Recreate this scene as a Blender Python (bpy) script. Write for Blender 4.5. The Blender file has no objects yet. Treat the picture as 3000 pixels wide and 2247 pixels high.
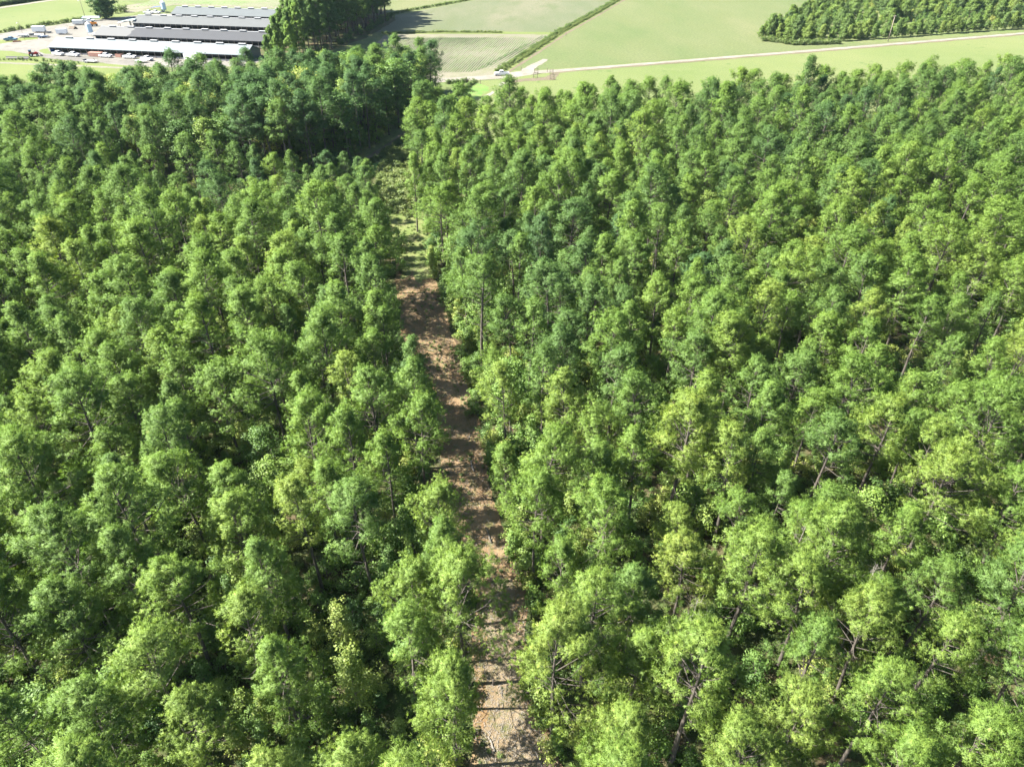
import bpy, bmesh, math, random
import numpy as np
from mathutils import Vector
from mathutils.geometry import tessellate_polygon

random.seed(7)
RNG = np.random.default_rng(7)
SC = bpy.context.scene
COL = SC.collection
PI = math.pi

# ------------------------------------------------------------------ camera, sky, sun, exposure
FPX, V0, CAMH = 2079.0, 1123.5, 64.0          # focal length and centre in pixels of the 3000 px photograph
PITCH = math.atan(FPX / (4050.0 - V0))        # camera looks this far below the horizon
CP, SP = math.cos(PITCH), math.sin(PITCH)
cam = bpy.data.cameras.new('camera')
cam.sensor_fit = 'HORIZONTAL'
cam.sensor_width = 36.0
cam.lens = 36.0 * FPX / 3000.0
cam.clip_start = 0.5
cam.clip_end = 6000
cam_ob = bpy.data.objects.new('camera', cam)
COL.objects.link(cam_ob)
cam_ob.location = (0, 0, CAMH)
cam_ob.rotation_euler = (PI / 2 - PITCH, 0, 0)
SC.camera = cam_ob

SUN_EL = math.radians(46)
SUN_AZ = Vector((-1.0, -0.06))                # horizontal direction towards the sun
SUN_AZ.normalize()
world = bpy.data.worlds.new('World')
SC.world = world
world.use_nodes = True
wn = world.node_tree.nodes
bg = wn['Background']
sky = wn.new('ShaderNodeTexSky')
sky.sky_type = 'NISHITA'
sky.sun_disc = False
sky.sun_elevation = SUN_EL
sky.sun_rotation = math.atan2(SUN_AZ.x, SUN_AZ.y)
world.node_tree.links.new(sky.outputs[0], bg.inputs[0])
bg.inputs[1].default_value = 0.055
sl = bpy.data.lights.new('sun', 'SUN')
sl.energy = 5.0
sl.angle = math.radians(0.5)
sl.color = (1.0, 0.94, 0.82)
sun_ob = bpy.data.objects.new('sun', sl)
COL.objects.link(sun_ob)
sd = Vector((SUN_AZ.x * math.cos(SUN_EL), SUN_AZ.y * math.cos(SUN_EL), math.sin(SUN_EL)))
sun_ob.rotation_euler = sd.to_track_quat('Z', 'Y').to_euler()
sun_ob.location = (-100, -20, 120)
vs = SC.view_settings
vs.view_transform = 'Standard'
vs.look = 'None'
vs.gamma = 1
vs.use_curve_mapping = False
vs.exposure = 2.15
SC.cycles.max_bounces = 6
SC.cycles.diffuse_bounces = 2
SC.cycles.transmission_bounces = 4
SC.cycles.transparent_max_bounces = 4
SC.cycles.glossy_bounces = 2


def P(u, v, z=0.0):
    """world point on the level z that the photograph shows at pixel (u, v) of 3000 x 2247"""
    a, b = (u - 1500) / FPX, (V0 - v) / FPX
    y, w = CP + SP * b, -SP + CP * b
    t = (z - CAMH) / w
    return Vector((a * t, y * t, z))


def proj(x, y, z=0.0):
    z = z - CAMH
    d = y * CP - z * SP
    b = y * SP + z * CP
    return 1500 + FPX * x / max(d, .01), V0 - FPX * b / max(d, .01), d


def PP(pts, z=0.0):
    return [P(u, v, z).xy for u, v in pts]


# ------------------------------------------------------------------ materials
def new_mat(name):
    m = bpy.data.materials.new(name)
    m.use_nodes = True
    nt = m.node_tree
    for n in list(nt.nodes):
        nt.nodes.remove(n)
    out = nt.nodes.new('ShaderNodeOutputMaterial')
    return m, nt, out


def N(nt, kind, **kw):
    n = nt.nodes.new(kind)
    for k, v in kw.items():
        setattr(n, k, v)
    return n


def L(nt, a, b):
    nt.links.new(a, b)


def noise(nt, vec, scale, detail=4, rough=.55):
    n = N(nt, 'ShaderNodeTexNoise')
    n.inputs['Scale'].default_value = scale
    n.inputs['Detail'].default_value = detail
    n.inputs['Roughness'].default_value = rough
    if vec is not None:
        L(nt, vec, n.inputs['Vector'])
    return n.outputs[0]


def ramp(nt, fac, stops):
    r = N(nt, 'ShaderNodeValToRGB')
    el = r.color_ramp.elements
    while len(el) < len(stops):
        el.new(.5)
    for e, (p, c) in zip(el, stops):
        e.position = p
        e.color = (c, c, c, 1) if isinstance(c, (int, float)) else (*c, 1)
    L(nt, fac, r.inputs[0])
    return r.outputs[0]


def mixc(nt, fac, a, b, mode='MIX'):
    m = N(nt, 'ShaderNodeMix', data_type='RGBA', blend_type=mode)
    if isinstance(fac, (int, float)):
        m.inputs[0].default_value = fac
    else:
        L(nt, fac, m.inputs[0])
    for i, x in ((6, a), (7, b)):
        if isinstance(x, tuple):
            m.inputs[i].default_value = (*x, 1)
        else:
            L(nt, x, m.inputs[i])
    return m.outputs[2]


def geo_pos(nt):
    return N(nt, 'ShaderNodeNewGeometry').outputs['Position']


def mat_plain(name, col, rough=.6, metal=0.0, var=.12, vscale=1.5, spec=.4):
    m, nt, out = new_mat(name)
    p = N(nt, 'ShaderNodeBsdfPrincipled')
    tc = N(nt, 'ShaderNodeTexCoord').outputs['Object']
    f = noise(nt, tc, vscale, 4)
    c = mixc(nt, f, tuple(x * (1 - var) for x in col), tuple(min(1, x * (1 + var)) for x in col))
    L(nt, c, p.inputs['Base Color'])
    p.inputs['Roughness'].default_value = rough
    p.inputs['Metallic'].default_value = metal
    p.inputs['Specular IOR Level'].default_value = spec
    L(nt, p.outputs[0], out.inputs[0])
    return m


def mat_ground(name, cols, scales=(.03, .25, 2.5), bump=.3, bscale=6.0, fleck=None, streak=None):
    """soil or grass: a slow patchwork of two or three colours, a middle mottle and fine grain, with fine relief"""
    m, nt, out = new_mat(name)
    p = N(nt, 'ShaderNodeBsdfPrincipled')
    pos = geo_pos(nt)
    vec = pos
    if streak:
        mp = N(nt, 'ShaderNodeMapping')
        mp.inputs['Rotation'].default_value = (0, 0, streak[0])
        mp.inputs['Scale'].default_value = (1, streak[1], 1)
        L(nt, pos, mp.inputs['Vector'])
        vec = mp.outputs[0]
    a = ramp(nt, noise(nt, vec, scales[0], 5, .6), [(.36, cols[0]), (.64, cols[1])])
    if len(cols) > 2:
        f2 = ramp(nt, noise(nt, vec, scales[1], 5, .62), [(.48, 0.0), (.68, 1.0)])
        a = mixc(nt, f2, a, cols[2])
    g = noise(nt, pos, scales[2], 3, .7)
    a = mixc(nt, 1.0, a, ramp(nt, g, [(.25, .72), (.75, 1.26)]), 'MULTIPLY')
    if fleck:
        v = N(nt, 'ShaderNodeTexVoronoi')
        v.inputs['Scale'].default_value = fleck[1]
        L(nt, pos, v.inputs['Vector'])
        k = ramp(nt, v.outputs['Distance'], [(fleck[2], 1.0), (fleck[2] * 1.8, 0.0)])
        k2 = ramp(nt, noise(nt, pos, fleck[1] * .7, 2), [(.5, 0.0), (.62, 1.0)])
        mm = N(nt, 'ShaderNodeMath', operation='MULTIPLY')
        L(nt, k, mm.inputs[0])
        L(nt, k2, mm.inputs[1])
        a = mixc(nt, mm.outputs[0], a, fleck[0])
    L(nt, a, p.inputs['Base Color'])
    p.inputs['Roughness'].default_value = .9
    p.inputs['Specular IOR Level'].default_value = .15
    b = N(nt, 'ShaderNodeBump')
    b.inputs['Strength'].default_value = bump
    b.inputs['Distance'].default_value = .15
    L(nt, noise(nt, pos, bscale, 4, .7), b.inputs['Height'])
    L(nt, b.outputs[0], p.inputs['Normal'])
    L(nt, p.outputs[0], out.inputs[0])
    return m


def mat_leaf(name, lo, mid, hi, trans=.38, tcol=1.0, gloss=.05):
    """needles or leaves: colour runs with the tree's own tint, varies tuft by tuft; light passes through"""
    m, nt, out = new_mat(name)
    t = N(nt, 'ShaderNodeAttribute', attribute_type='INSTANCER', attribute_name='tint').outputs['Fac']
    tu = N(nt, 'ShaderNodeAttribute', attribute_type='GEOMETRY', attribute_name='tuft').outputs['Fac']
    c = ramp(nt, t, [(0.0, lo), (.5, mid), (1.0, hi)])
    c = mixc(nt, 1.0, c, ramp(nt, tu, [(0.0, (.66, .74, .62)), (.5, (1, 1, 1)), (1.0, (1.42, 1.28, 1.2))]), 'MULTIPLY')
    d = N(nt, 'ShaderNodeBsdfDiffuse')
    L(nt, c, d.inputs[0])
    tr = N(nt, 'ShaderNodeBsdfTranslucent')
    tc = mixc(nt, 1.0, c, (1.25 * tcol, 1.3 * tcol, .62 * tcol), 'MULTIPLY')
    L(nt, tc, tr.inputs[0])
    mx = N(nt, 'ShaderNodeMixShader')
    mx.inputs[0].default_value = trans
    L(nt, d.outputs[0], mx.inputs[1])
    L(nt, tr.outputs[0], mx.inputs[2])
    gl = N(nt, 'ShaderNodeBsdfGlossy')
    gl.inputs['Roughness'].default_value = .6
    gl.inputs[0].default_value = (.9, .95, .9, 1)
    m2 = N(nt, 'ShaderNodeMixShader')
    m2.inputs[0].default_value = gloss
    L(nt, mx.outputs[0], m2.inputs[1])
    L(nt, gl.outputs[0], m2.inputs[2])
    L(nt, m2.outputs[0], out.inputs[0])
    return m


def mat_bark(name, a, b):
    m, nt, out = new_mat(name)
    p = N(nt, 'ShaderNodeBsdfPrincipled')
    tc = N(nt, 'ShaderNodeTexCoord').outputs['Object']
    mp = N(nt, 'ShaderNodeMapping')
    mp.inputs['Scale'].default_value = (1, 1, .25)
    L(nt, tc, mp.inputs['Vector'])
    f = noise(nt, mp.outputs[0], 9, 5, .7)
    L(nt, ramp(nt, f, [(.3, a), (.7, b)]), p.inputs['Base Color'])
    p.inputs['Roughness'].default_value = .9
    bb = N(nt, 'ShaderNodeBump')
    bb.inputs['Strength'].default_value = .6
    bb.inputs['Distance'].default_value = .04
    L(nt, f, bb.inputs['Height'])
    L(nt, bb.outputs[0], p.inputs['Normal'])
    L(nt, p.outputs[0], out.inputs[0])
    return m


def mat_roof(name, col, light=None, split=0.0):
    """ribbed sheet metal; 'light' paints a stretch of newer, paler sheets up to x = split"""
    m, nt, out = new_mat(name)
    p = N(nt, 'ShaderNodeBsdfPrincipled')
    tc = N(nt, 'ShaderNodeTexCoord').outputs['Object']
    sx = N(nt, 'ShaderNodeSeparateXYZ')
    L(nt, tc, sx.inputs[0])
    c = mixc(nt, noise(nt, tc, .35, 5, .6), tuple(x * .88 for x in col), tuple(min(1, x * 1.1) for x in col))
    if light:
        ad = N(nt, 'ShaderNodeMath', operation='MULTIPLY_ADD')
        L(nt, noise(nt, tc, .35, 3), ad.inputs[0])
        ad.inputs[1].default_value = 9.0
        L(nt, sx.outputs[0], ad.inputs[2])
        lt = N(nt, 'ShaderNodeMath', operation='LESS_THAN')
        L(nt, ad.outputs[0], lt.inputs[0])
        lt.inputs[1].default_value = split + 4.5
        c = mixc(nt, lt.outputs[0], c, light)
    w = N(nt, 'ShaderNodeTexWave', wave_type='BANDS', bands_direction='X')
    w.inputs['Scale'].default_value = .32
    w.inputs['Distortion'].default_value = .15
    L(nt, tc, w.inputs['Vector'])
    c = mixc(nt, 1.0, c, ramp(nt, w.outputs[0], [(0.0, .9), (.12, 1.0), (1.0, 1.0)]), 'MULTIPLY')
    L(nt, c, p.inputs['Base Color'])
    p.inputs['Roughness'].default_value = .6
    p.inputs['Specular IOR Level'].default_value = .2
    b = N(nt, 'ShaderNodeBump')
    b.inputs['Strength'].default_value = .35
    b.inputs['Distance'].default_value = .05
    L(nt, w.outputs[0], b.inputs['Height'])
    L(nt, b.outputs[0], p.inputs['Normal'])
    L(nt, p.outputs[0], out.inputs[0])
    return m


M = {}
M['pine'] = mat_leaf('pine_needles', (.066, .140, .048), (.142, .240, .042), (.225, .290, .058), .27, gloss=.025)
M['broad'] = mat_leaf('broad_leaves', (.058, .135, .032), (.145, .250, .042), (.295, .322, .074), .32, gloss=.04)
M['young'] = mat_leaf('young_pine_needles', (.090, .155, .046), (.130, .210, .044), (.180, .245, .055), .28, gloss=.025)
M['weed'] = mat_leaf('weed_leaves', (.075, .135, .026), (.125, .195, .036), (.190, .240, .065), .4)
M['bark'] = mat_bark('pine_bark', (.040, .034, .030), (.125, .108, .094))
M['bark_pale'] = mat_bark('dead_wood', (.12, .11, .10), (.24, .22, .195))
M['bark_broad'] = mat_bark('broadleaf_bark', (.06, .055, .045), (.15, .135, .115))
M['floor'] = mat_ground('forest_litter', [(0.050, 0.077, 0.024), (0.094, 0.068, 0.044), (0.055, 0.094, 0.024)], (.12, .35, 5), .6, 5)
M['grassbase'] = mat_ground('meadow', [(0.101, 0.132, 0.048), (0.128, 0.145, 0.066), (0.092, 0.132, 0.042)], (.02, .12, 1.2), .35, 3)
M['pasture'] = mat_ground('pasture_grass', [(0.106, 0.142, 0.048), (0.141, 0.162, 0.067), (0.123, 0.153, 0.059)], (.012, .10, 1.6), .3, 3,
                          fleck=((.070, .110, .032), .16, .12))
M['hay'] = mat_ground('hay_stubble', [(0.086, 0.118, 0.045), (0.128, 0.140, 0.068), (0.105, 0.126, 0.053)], (.015, .07, .9), .4, 3, streak=(.6, .35))
M['mottle'] = mat_ground('thin_crop', [(0.079, 0.106, 0.052), (0.133, 0.135, 0.088), (0.095, 0.113, 0.059)], (.018, .09, 1.1), .4, 3, streak=(-.9, .3))
M['soil'] = mat_ground('pale_soil', [(0.149, 0.146, 0.107), (0.183, 0.173, 0.128), (0.122, 0.134, 0.073)], (.03, .12, 1.5), .4, 4)
M['sand'] = mat_ground('white_sand_road', [(0.189, 0.176, 0.151), (0.229, 0.216, 0.189), (0.163, 0.151, 0.123)], (.08, .3, 3), .3, 6)
M['gravel'] = mat_ground('pale_gravel', [(0.164, 0.158, 0.144), (0.200, 0.192, 0.176), (0.132, 0.126, 0.110)], (.05, .2, 3), .3, 6)
M['drive'] = mat_ground('grey_gravel', [(.130, .125, .118), (.170, .162, .150), (.110, .106, .090)], (.06, .3, 3), .3, 6)
M['dirt'] = mat_ground('track_dirt', [(.172, .112, .060), (.230, .165, .100), (.088, .100, .038)], (.22, .9, 7), .9, 5)
M['straw'] = mat_ground('track_slash', [(.178, .132, .082), (.240, .195, .135), (.092, .100, .042)], (.3, .9, 9), 1.0, 7)
M['brown'] = mat_ground('bare_brown_soil', [(.120, .098, .070), (.150, .125, .092), (.100, .105, .055)], (.1, .5, 3), .5, 5)
M['lawn'] = mat_ground('mown_lawn', [(0.106, 0.141, 0.042), (0.132, 0.158, 0.055)], (.03, .1, 2), .3, 3)
M['lane'] = mat_ground('lane_grass', [(0.084, 0.182, 0.042), (0.126, 0.210, 0.053), (0.154, 0.140, 0.070)], (.15, .4, 4), .6, 4)
M['clear'] = mat_ground('clearing_grass', [(.115, .155, .046), (.165, .165, .075), (.085, .130, .032)], (.2, .6, 5), .8, 4)
M['corn'] = mat_ground('tall_crop', [(.045, .085, .024), (.070, .110, .034)], (.1, .5, 3), .9, 3)
M['road_grey'] = mat_ground('worn_track', [(.165, .158, .130), (.195, .180, .150), (.125, .135, .078)], (.1, .5, 3), .3, 4)
M['row'] = mat_ground('crop_leaves', [(0.078, 0.137, 0.044), (0.124, 0.176, 0.070)], (.1, .6, 4), .6, 5)
M['white'] = mat_plain('white_paint', (.78, .79, .80), .3, var=.04)
M['offwhite'] = mat_plain('weathered_white', (.66, .67, .66), .5, var=.12)
M['paleblue'] = mat_plain('pale_blue_metal', (.42, .55, .66), .4, var=.1)
M['blue'] = mat_plain('blue_tarpaulin', (.035, .13, .40), .5)
M['navy'] = mat_plain('dark_blue_paint', (.025, .06, .13), .35)
M['teal'] = mat_plain('faded_teal_sheet', (.36, .48, .50), .45)
M['oldtruck'] = mat_plain('old_blue_paint', (.08, .17, .26), .4)
M['black'] = mat_plain('black_rubber', (.018, .018, .02), .8)
M['darkmetal'] = mat_plain('dark_steel', (.05, .05, .055), .5)
M['grey'] = mat_plain('grey_steel', (.28, .28, .29), .45)
M['lightgrey'] = mat_plain('galvanised_steel', (.50, .51, .53), .4)
M['rust'] = mat_plain('rusty_steel', (.22, .10, .055), .8, var=.3, vscale=3)
M['red'] = mat_plain('tractor_red', (.42, .025, .03), .35)
M['orange'] = mat_plain('orange_paint', (.62, .22, .03), .4)
M['glass'] = mat_plain('tinted_glass', (.02, .028, .035), .08, var=.02, spec=.6)
M['wood'] = mat_bark('weathered_wood', (.20, .165, .13), (.36, .31, .26))
M['timber'] = mat_bark('treated_timber', (.13, .11, .09), (.24, .20, .165))
M['pinkwood'] = mat_plain('stacked_brown_boards', (.36, .20, .16), .8, var=.2, vscale=4)
M['curtain'] = mat_plain('dark_barn_curtain', (.030, .034, .045), .7)
M['barnfloor'] = mat_ground('barn_litter', [(.04, .03, .024), (.055, .045, .034)], (.2, .6, 4), .4, 4)
M['roof1'] = mat_roof('pale_roof_sheets', (0.166, 0.191, 0.213))
M['roof2'] = mat_roof('dark_roof_sheets', (0.061, 0.064, 0.072), (0.131, 0.135, 0.139), 18)
M['roof3'] = mat_roof('grey_roof_sheets', (0.109, 0.117, 0.122))
M['roof4'] = mat_roof('weathered_roof_sheets', (0.106, 0.120, 0.128))
M['headlight'] = mat_plain('headlight_lens', (.6, .62, .64), .15)
M['taillight'] = mat_plain('taillight_lens', (.35, .02, .02), .2)


# ------------------------------------------------------------------ mesh helpers
class MB:
    def __init__(s):
        s.v, s.f, s.tint = [], [], None

    def add(s, vs, fs):
        o = len(s.v)
        s.v.extend([tuple(x) for x in vs])
        s.f.extend([tuple(i + o for i in f) for f in fs])
        return s

    def box(s, c, d, rz=0.0):
        x, y, z = d[0] / 2, d[1] / 2, d[2] / 2
        cr, sr = math.cos(rz), math.sin(rz)
        vs = []
        for a, b, e in ((-1, -1, -1), (1, -1, -1), (1, 1, -1), (-1, 1, -1), (-1, -1, 1), (1, -1, 1), (1, 1, 1), (-1, 1, 1)):
            X, Y = a * x, b * y
            vs.append((c[0] + X * cr - Y * sr, c[1] + X * sr + Y * cr, c[2] + e * z))
        return s.add(vs, [(0, 3, 2, 1), (4, 5, 6, 7), (0, 1, 5, 4), (1, 2, 6, 5), (2, 3, 7, 6), (3, 0, 4, 7)])

    def prism(s, prof, y0, y1, inset=0.0):
        """profile of (x, z) run from y0 to y1"""
        n = len(prof)
        vs = [(x, y0, z) for x, z in prof] + [(x, y1, z) for x, z in prof]
        fs = [tuple(range(n)), tuple(range(2 * n - 1, n - 1, -1))]
        fs += [(i, i + n, (i + 1) % n + n, (i + 1) % n) for i in range(n)]
        return s.add(vs, fs)

    def frustum(s, b, t):
        """four base corners, four top corners"""
        return s.add(list(b) + list(t), [(3, 2, 1, 0), (4, 5, 6, 7), (0, 1, 5, 4), (1, 2, 6, 5), (2, 3, 7, 6), (3, 0, 4, 7)])

    def tube(s, pts, rad, n=6, cap=True):
        pts = [Vector(p) for p in pts]
        vs, fs = [], []
        for i, p in enumerate(pts):
            d = (pts[min(i + 1, len(pts) - 1)] - pts[max(i - 1, 0)])
            if d.length < 1e-6:
                d = Vector((0, 0, 1))
            d.normalize()
            a = d.orthogonal().normalized()
            if abs(d.z) > .6:
                a = (Vector((1, 0, 0)) - d * d.x).normalized()
            b = d.cross(a)
            r = rad[i] if hasattr(rad, '__len__') else rad
            for k in range(n):
                t = 2 * PI * k / n
                vs.append(p + (a * math.cos(t) + b * math.sin(t)) * r)
        for i in range(len(pts) - 1):
            for k in range(n):
                fs.append((i * n + k, i * n + (k + 1) % n, (i + 1) * n + (k + 1) % n, (i + 1) * n + k))
        if cap:
            fs.append(tuple(range(n - 1, -1, -1)))
            fs.append(tuple((len(pts) - 1) * n + k for k in range(n)))
        return s.add(vs, fs)

    def wheel(s, c, r, w, n=14):
        return s.tube([(c[0], c[1] - w / 2, c[2]), (c[0], c[1] + w / 2, c[2])], r, n)

    def mesh(s, name, mat=None, smooth=False):
        me = bpy.data.meshes.new(name)
        me.from_pydata(s.v, [], s.f)
        if mat:
            me.materials.append(mat)
        if smooth:
            me.polygons.foreach_set('use_smooth', [True] * len(me.polygons))
        me.update()
        return me

    def build(s, name, mat, parent=None, smooth=False, loc=None):
        o = bpy.data.objects.new(name, s.mesh(name, mat, smooth))
        COL.objects.link(o)
        if parent:
            o.parent = parent
        if loc:
            o.location = loc
        return o


def tag(o, label, cat, group=None, kind=None):
    o['label'] = label
    o['category'] = cat
    if group:
        o['group'] = group
    if kind:
        o['kind'] = kind
    return o


def empty(name, loc, rz=0.0, label=None, cat=None, group=None, scale=1.0):
    o = bpy.data.objects.new(name, None)
    o.empty_display_size = .5
    COL.objects.link(o)
    o.location = loc
    o.rotation_euler = (0, 0, rz)
    o.scale = (scale,) * 3 if not hasattr(scale, '__len__') else scale
    if label:
        tag(o, label, cat, group)
    return o


def dup(root, loc, rz, label=None, group=None, scale=None):
    r = root.copy()
    COL.objects.link(r)
    r.location = loc
    r.rotation_euler = (0, 0, rz)
    if scale:
        r.scale = (scale,) * 3
    if label:
        r['label'] = label
    if group:
        r['group'] = group
    for ch in list(root.children):
        c = ch.copy()
        COL.objects.link(c)
        c.parent = r
        for g in list(ch.children):
            d = g.copy()
            COL.objects.link(d)
            d.parent = c
    return r


def tri_mesh(name, tris, tuft=None, mat=None, nrm=None):
    """tris: (n,3,3) array; tuft: n values; nrm: n shading normals; one loose triangle each"""
    n = len(tris)
    if nrm is not None:
        nrm = nrm / (np.linalg.norm(nrm, axis=1, keepdims=True) + 1e-9)
        gn = np.cross(tris[:, 1] - tris[:, 0], tris[:, 2] - tris[:, 0])
        bad = (gn * nrm).sum(1) < 0
        tris = tris.copy()
        tris[bad] = tris[bad][:, ::-1]
    me = bpy.data.meshes.new(name)
    me.vertices.add(n * 3)
    me.vertices.foreach_set('co', np.ascontiguousarray(tris, dtype=np.float32).reshape(-1))
    me.loops.add(n * 3)
    me.loops.foreach_set('vertex_index', np.arange(n * 3, dtype=np.int32))
    me.polygons.add(n)
    me.polygons.foreach_set('loop_start', np.arange(0, n * 3, 3, dtype=np.int32))
    me.polygons.foreach_set('loop_total', np.full(n, 3, dtype=np.int32))
    if tuft is not None:
        at = me.attributes.new('tuft', 'FLOAT', 'POINT')
        at.data.foreach_set('value', np.repeat(np.asarray(tuft, dtype=np.float32), 3))
    if mat:
        me.materials.append(mat)
    me.update()
    me.validate()
    if nrm is not None:
        me.polygons.foreach_set('use_smooth', [True] * n)
        me.normals_split_custom_set_from_vertices(np.repeat(nrm, 3, 0).tolist())
    return me


def wobble(poly, step, amp, closed=True, seed=0):
    """break a polygon's straight edges into short uneven ones"""
    r = random.Random(seed)
    out = []
    n = len(poly)
    ph = [r.uniform(0, 6.28) for _ in range(4)]
    s = 0.0
    for i in range(n if closed else n - 1):
        a, b = Vector(poly[i]), Vector(poly[(i + 1) % n])
        d = b - a
        k = max(1, int(d.length / step))
        nn = Vector((-d.y, d.x)).normalized() if d.length > 1e-6 else Vector((0, 0))
        for j in range(k):
            t = j / k
            s += d.length / k
            w = math.sin(s * .31 + ph[0]) * .5 + math.sin(s * .83 + ph[1]) * .3 + r.uniform(-.45, .45)
            out.append(a + d * t + nn * (w * amp if j else 0))
    if not closed:
        out.append(Vector(poly[-1]))
    return out


def sheet(name, poly, z, mat, kind='structure', step=3.0, amp=.3, seed=1):
    pts = wobble(poly, step, amp, True, seed) if amp > 0 else [Vector(p) for p in poly]
    v3 = [Vector((p.x, p.y, 0)) for p in pts]
    fs = tessellate_polygon([v3])
    me = bpy.data.meshes.new(name)
    me.from_pydata([(p.x, p.y, z) for p in pts], [], [tuple(f) for f in fs])
    bm = bmesh.new()
    bm.from_mesh(me)
    for f in bm.faces:
        if f.normal.z < 0:
            f.normal_flip()
    bm.to_mesh(me)
    bm.free()
    me.materials.append(mat)
    o = bpy.data.objects.new(name, me)
    COL.objects.link(o)
    o['kind'] = kind
    return o


def ribbon_poly(line, widths):
    l, r = [], []
    for i, p in enumerate(line):
        d = Vector(line[min(i + 1, len(line) - 1)]) - Vector(line[max(i - 1, 0)])
        n = Vector((-d.y, d.x)).normalized()
        w = widths[i] if hasattr(widths, '__len__') else widths
        l.append(Vector(p) + n * w / 2)
        r.append(Vector(p) - n * w / 2)
    return l + r[::-1]


def inside(p, poly):
    x, y = p[0], p[1]
    c = False
    n = len(poly)
    j = n - 1
    for i in range(n):
        xi, yi = poly[i][0], poly[i][1]
        xj, yj = poly[j][0], poly[j][1]
        if (yi > y) != (yj > y) and x < (xj - xi) * (y - yi) / (yj - yi) + xi:
            c = not c
        j = i
    return c


def poisson(poly, dmin, tries, rng, taken=None):
    """dart throwing over a polygon; taken: list of (x, y) already used"""
    xs = [p[0] for p in poly]
    ys = [p[1] for p in poly]
    x0, x1, y0, y1 = min(xs), max(xs), min(ys), max(ys)
    cell = dmin
    grid = {}

    def key(p):
        return int(p[0] // cell), int(p[1] // cell)
    for t in taken or []:
        grid.setdefault(key(t), []).append(t)
    out = []
    for _ in range(tries):
        p = (rng.uniform(x0, x1), rng.uniform(y0, y1))
        k = key(p)
        ok = True
        for i in (-1, 0, 1):
            for j in (-1, 0, 1):
                for q in grid.get((k[0] + i, k[1] + j), ()):
                    if (q[0] - p[0]) ** 2 + (q[1] - p[1]) ** 2 < dmin * dmin:
                        ok = False
                        break
        if ok and inside(p, poly):
            grid.setdefault(k, []).append(p)
            out.append(p)
    return out


# ------------------------------------------------------------------ layout of the ground (metres, from the photograph's perspective)
TRACK_R = PP([(1650, 2247), (1560, 2060), (1545, 1900), (1548, 1750), (1492, 1600), (1432, 1400), (1408, 1250), (1352, 1050),
              (1312, 930), (1288, 850), (1262, 780), (1250, 700), (1238, 620), (1222, 560)])
TRACK_L = PP([(1372, 2247), (1385, 2060), (1382, 1900), (1402, 1750), (1325, 1620), (1292, 1500), (1284, 1300), (1282, 1200),
              (1235, 1100), (1178, 1000), (1168, 900), (1160, 800), (1142, 720), (1125, 620), (1100, 550)])
near_l, near_r = Vector((-4.0, 5)), Vector((6.5, 5))
EDGE_M = PP([(850, 535), (960, 515), (1050, 478), (1180, 388), (1290, 288), (1368, 240)])      # foot of the tall wood along the lane
REG_R = [near_r] + [p + Vector((1.6, 0)) for p in TRACK_R] + PP([(1214, 500), (1216, 455), (1262, 395)]) + \
    PP([(1330, 272), (1480, 272), (1640, 280), (1800, 246), (2000, 250), (2200, 221), (2410, 216), (2650, 206), (2820, 186), (3000, 181)], 16) + \
    [Vector((200, 262)), Vector((200, 150)), Vector((70, 5))]
REG_L = [near_l] + [p - Vector((1.8 if p.y < 75 else 2.8, 0)) for p in TRACK_L] + PP([(1030, 540), (850, 575)]) + \
    [Vector((-100, 178)), Vector((-175, 178)), Vector((-175, 150)), Vector((-75, 5))]
REG_M = [Vector((-61, 183))] + [Vector(p) + Vector((-2.0, 1.5)) for p in EDGE_M[:-1]] + \
    [Vector((-25, 277)), Vector((-33, 280)), Vector((-42, 272)), Vector((-58, 266)), Vector((-76, 248)), Vector((-92, 240)),
     Vector((-112, 237)), Vector((-126, 228)), Vector((-136, 218)), Vector((-150, 214)), Vector((-190, 222)), Vector((-190, 181)), Vector((-100, 181))]

g = MB().add([(-2500, -400, -.02), (2500, -400, -.02), (2500, 3500, -.02), (-2500, 3500, -.02)], [(0, 1, 2, 3)]).build('ground', M['grassbase'])
g['kind'] = 'structure'
sheet('forest_floor', [(-200, -30), (90, -30), (215, 150), (206, 268)] + [p + Vector((0, 3)) for p in REG_R[-5:-15:-1]] +
      [Vector((-12, 212))] + [p + Vector((7, 0)) for p in EDGE_M[3::-1]] + [Vector((-50, 200))] + [EDGE_M[3] + Vector((-8, 4))] +
      [Vector((-30, 276)), Vector((-42, 276)), Vector((-58, 270)), Vector((-76, 252)), Vector((-92, 244)), Vector((-112, 241)), Vector((-126, 232)), Vector((-136, 222)), Vector((-150, 218)), Vector((-200, 226))],
      0.0, M['floor'], amp=.8)
sheet('pasture', [p + Vector((0, -4)) for p in REG_R[-5:-15:-1]] + PP([(1330, 420), (1240, 400), (1375, 245), (1480, 232), (1600, 214), (2000, 186), (2400, 152), (3000, 101), (3250, 80)]) + [Vector((230, 265))],
      .012, M['pasture'], amp=.5)
sheet('dirt_track', [near_l] + TRACK_L[:12] + PP([(1158, 775), (1180, 745), (1205, 735), (1222, 752)]) + TRACK_R[:11][::-1] + [near_r], .024, M['dirt'], step=1.2, amp=.45)
sheet('slash_strip', [Vector((-2.5, 8))] + PP([(1400, 2247), (1420, 2060), (1420, 1900), (1430, 1780), (1440, 1700), (1500, 1700), (1520, 1800), (1535, 1900), (1540, 2060), (1640, 2247)]) + [Vector((5.5, 8))],
      .036, M['straw'], step=.9, amp=.6)
sheet('clearing_grass', PP([(1120, 560), (1105, 500), (1150, 430), (1215, 440), (1225, 520), (1235, 600), (1248, 680), (1285, 830), (1262, 815), (1235, 840), (1205, 795), (1180, 820), (1165, 790), (1140, 730), (1128, 640)]), .040, M['clear'], step=1.0, amp=1.1)
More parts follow.
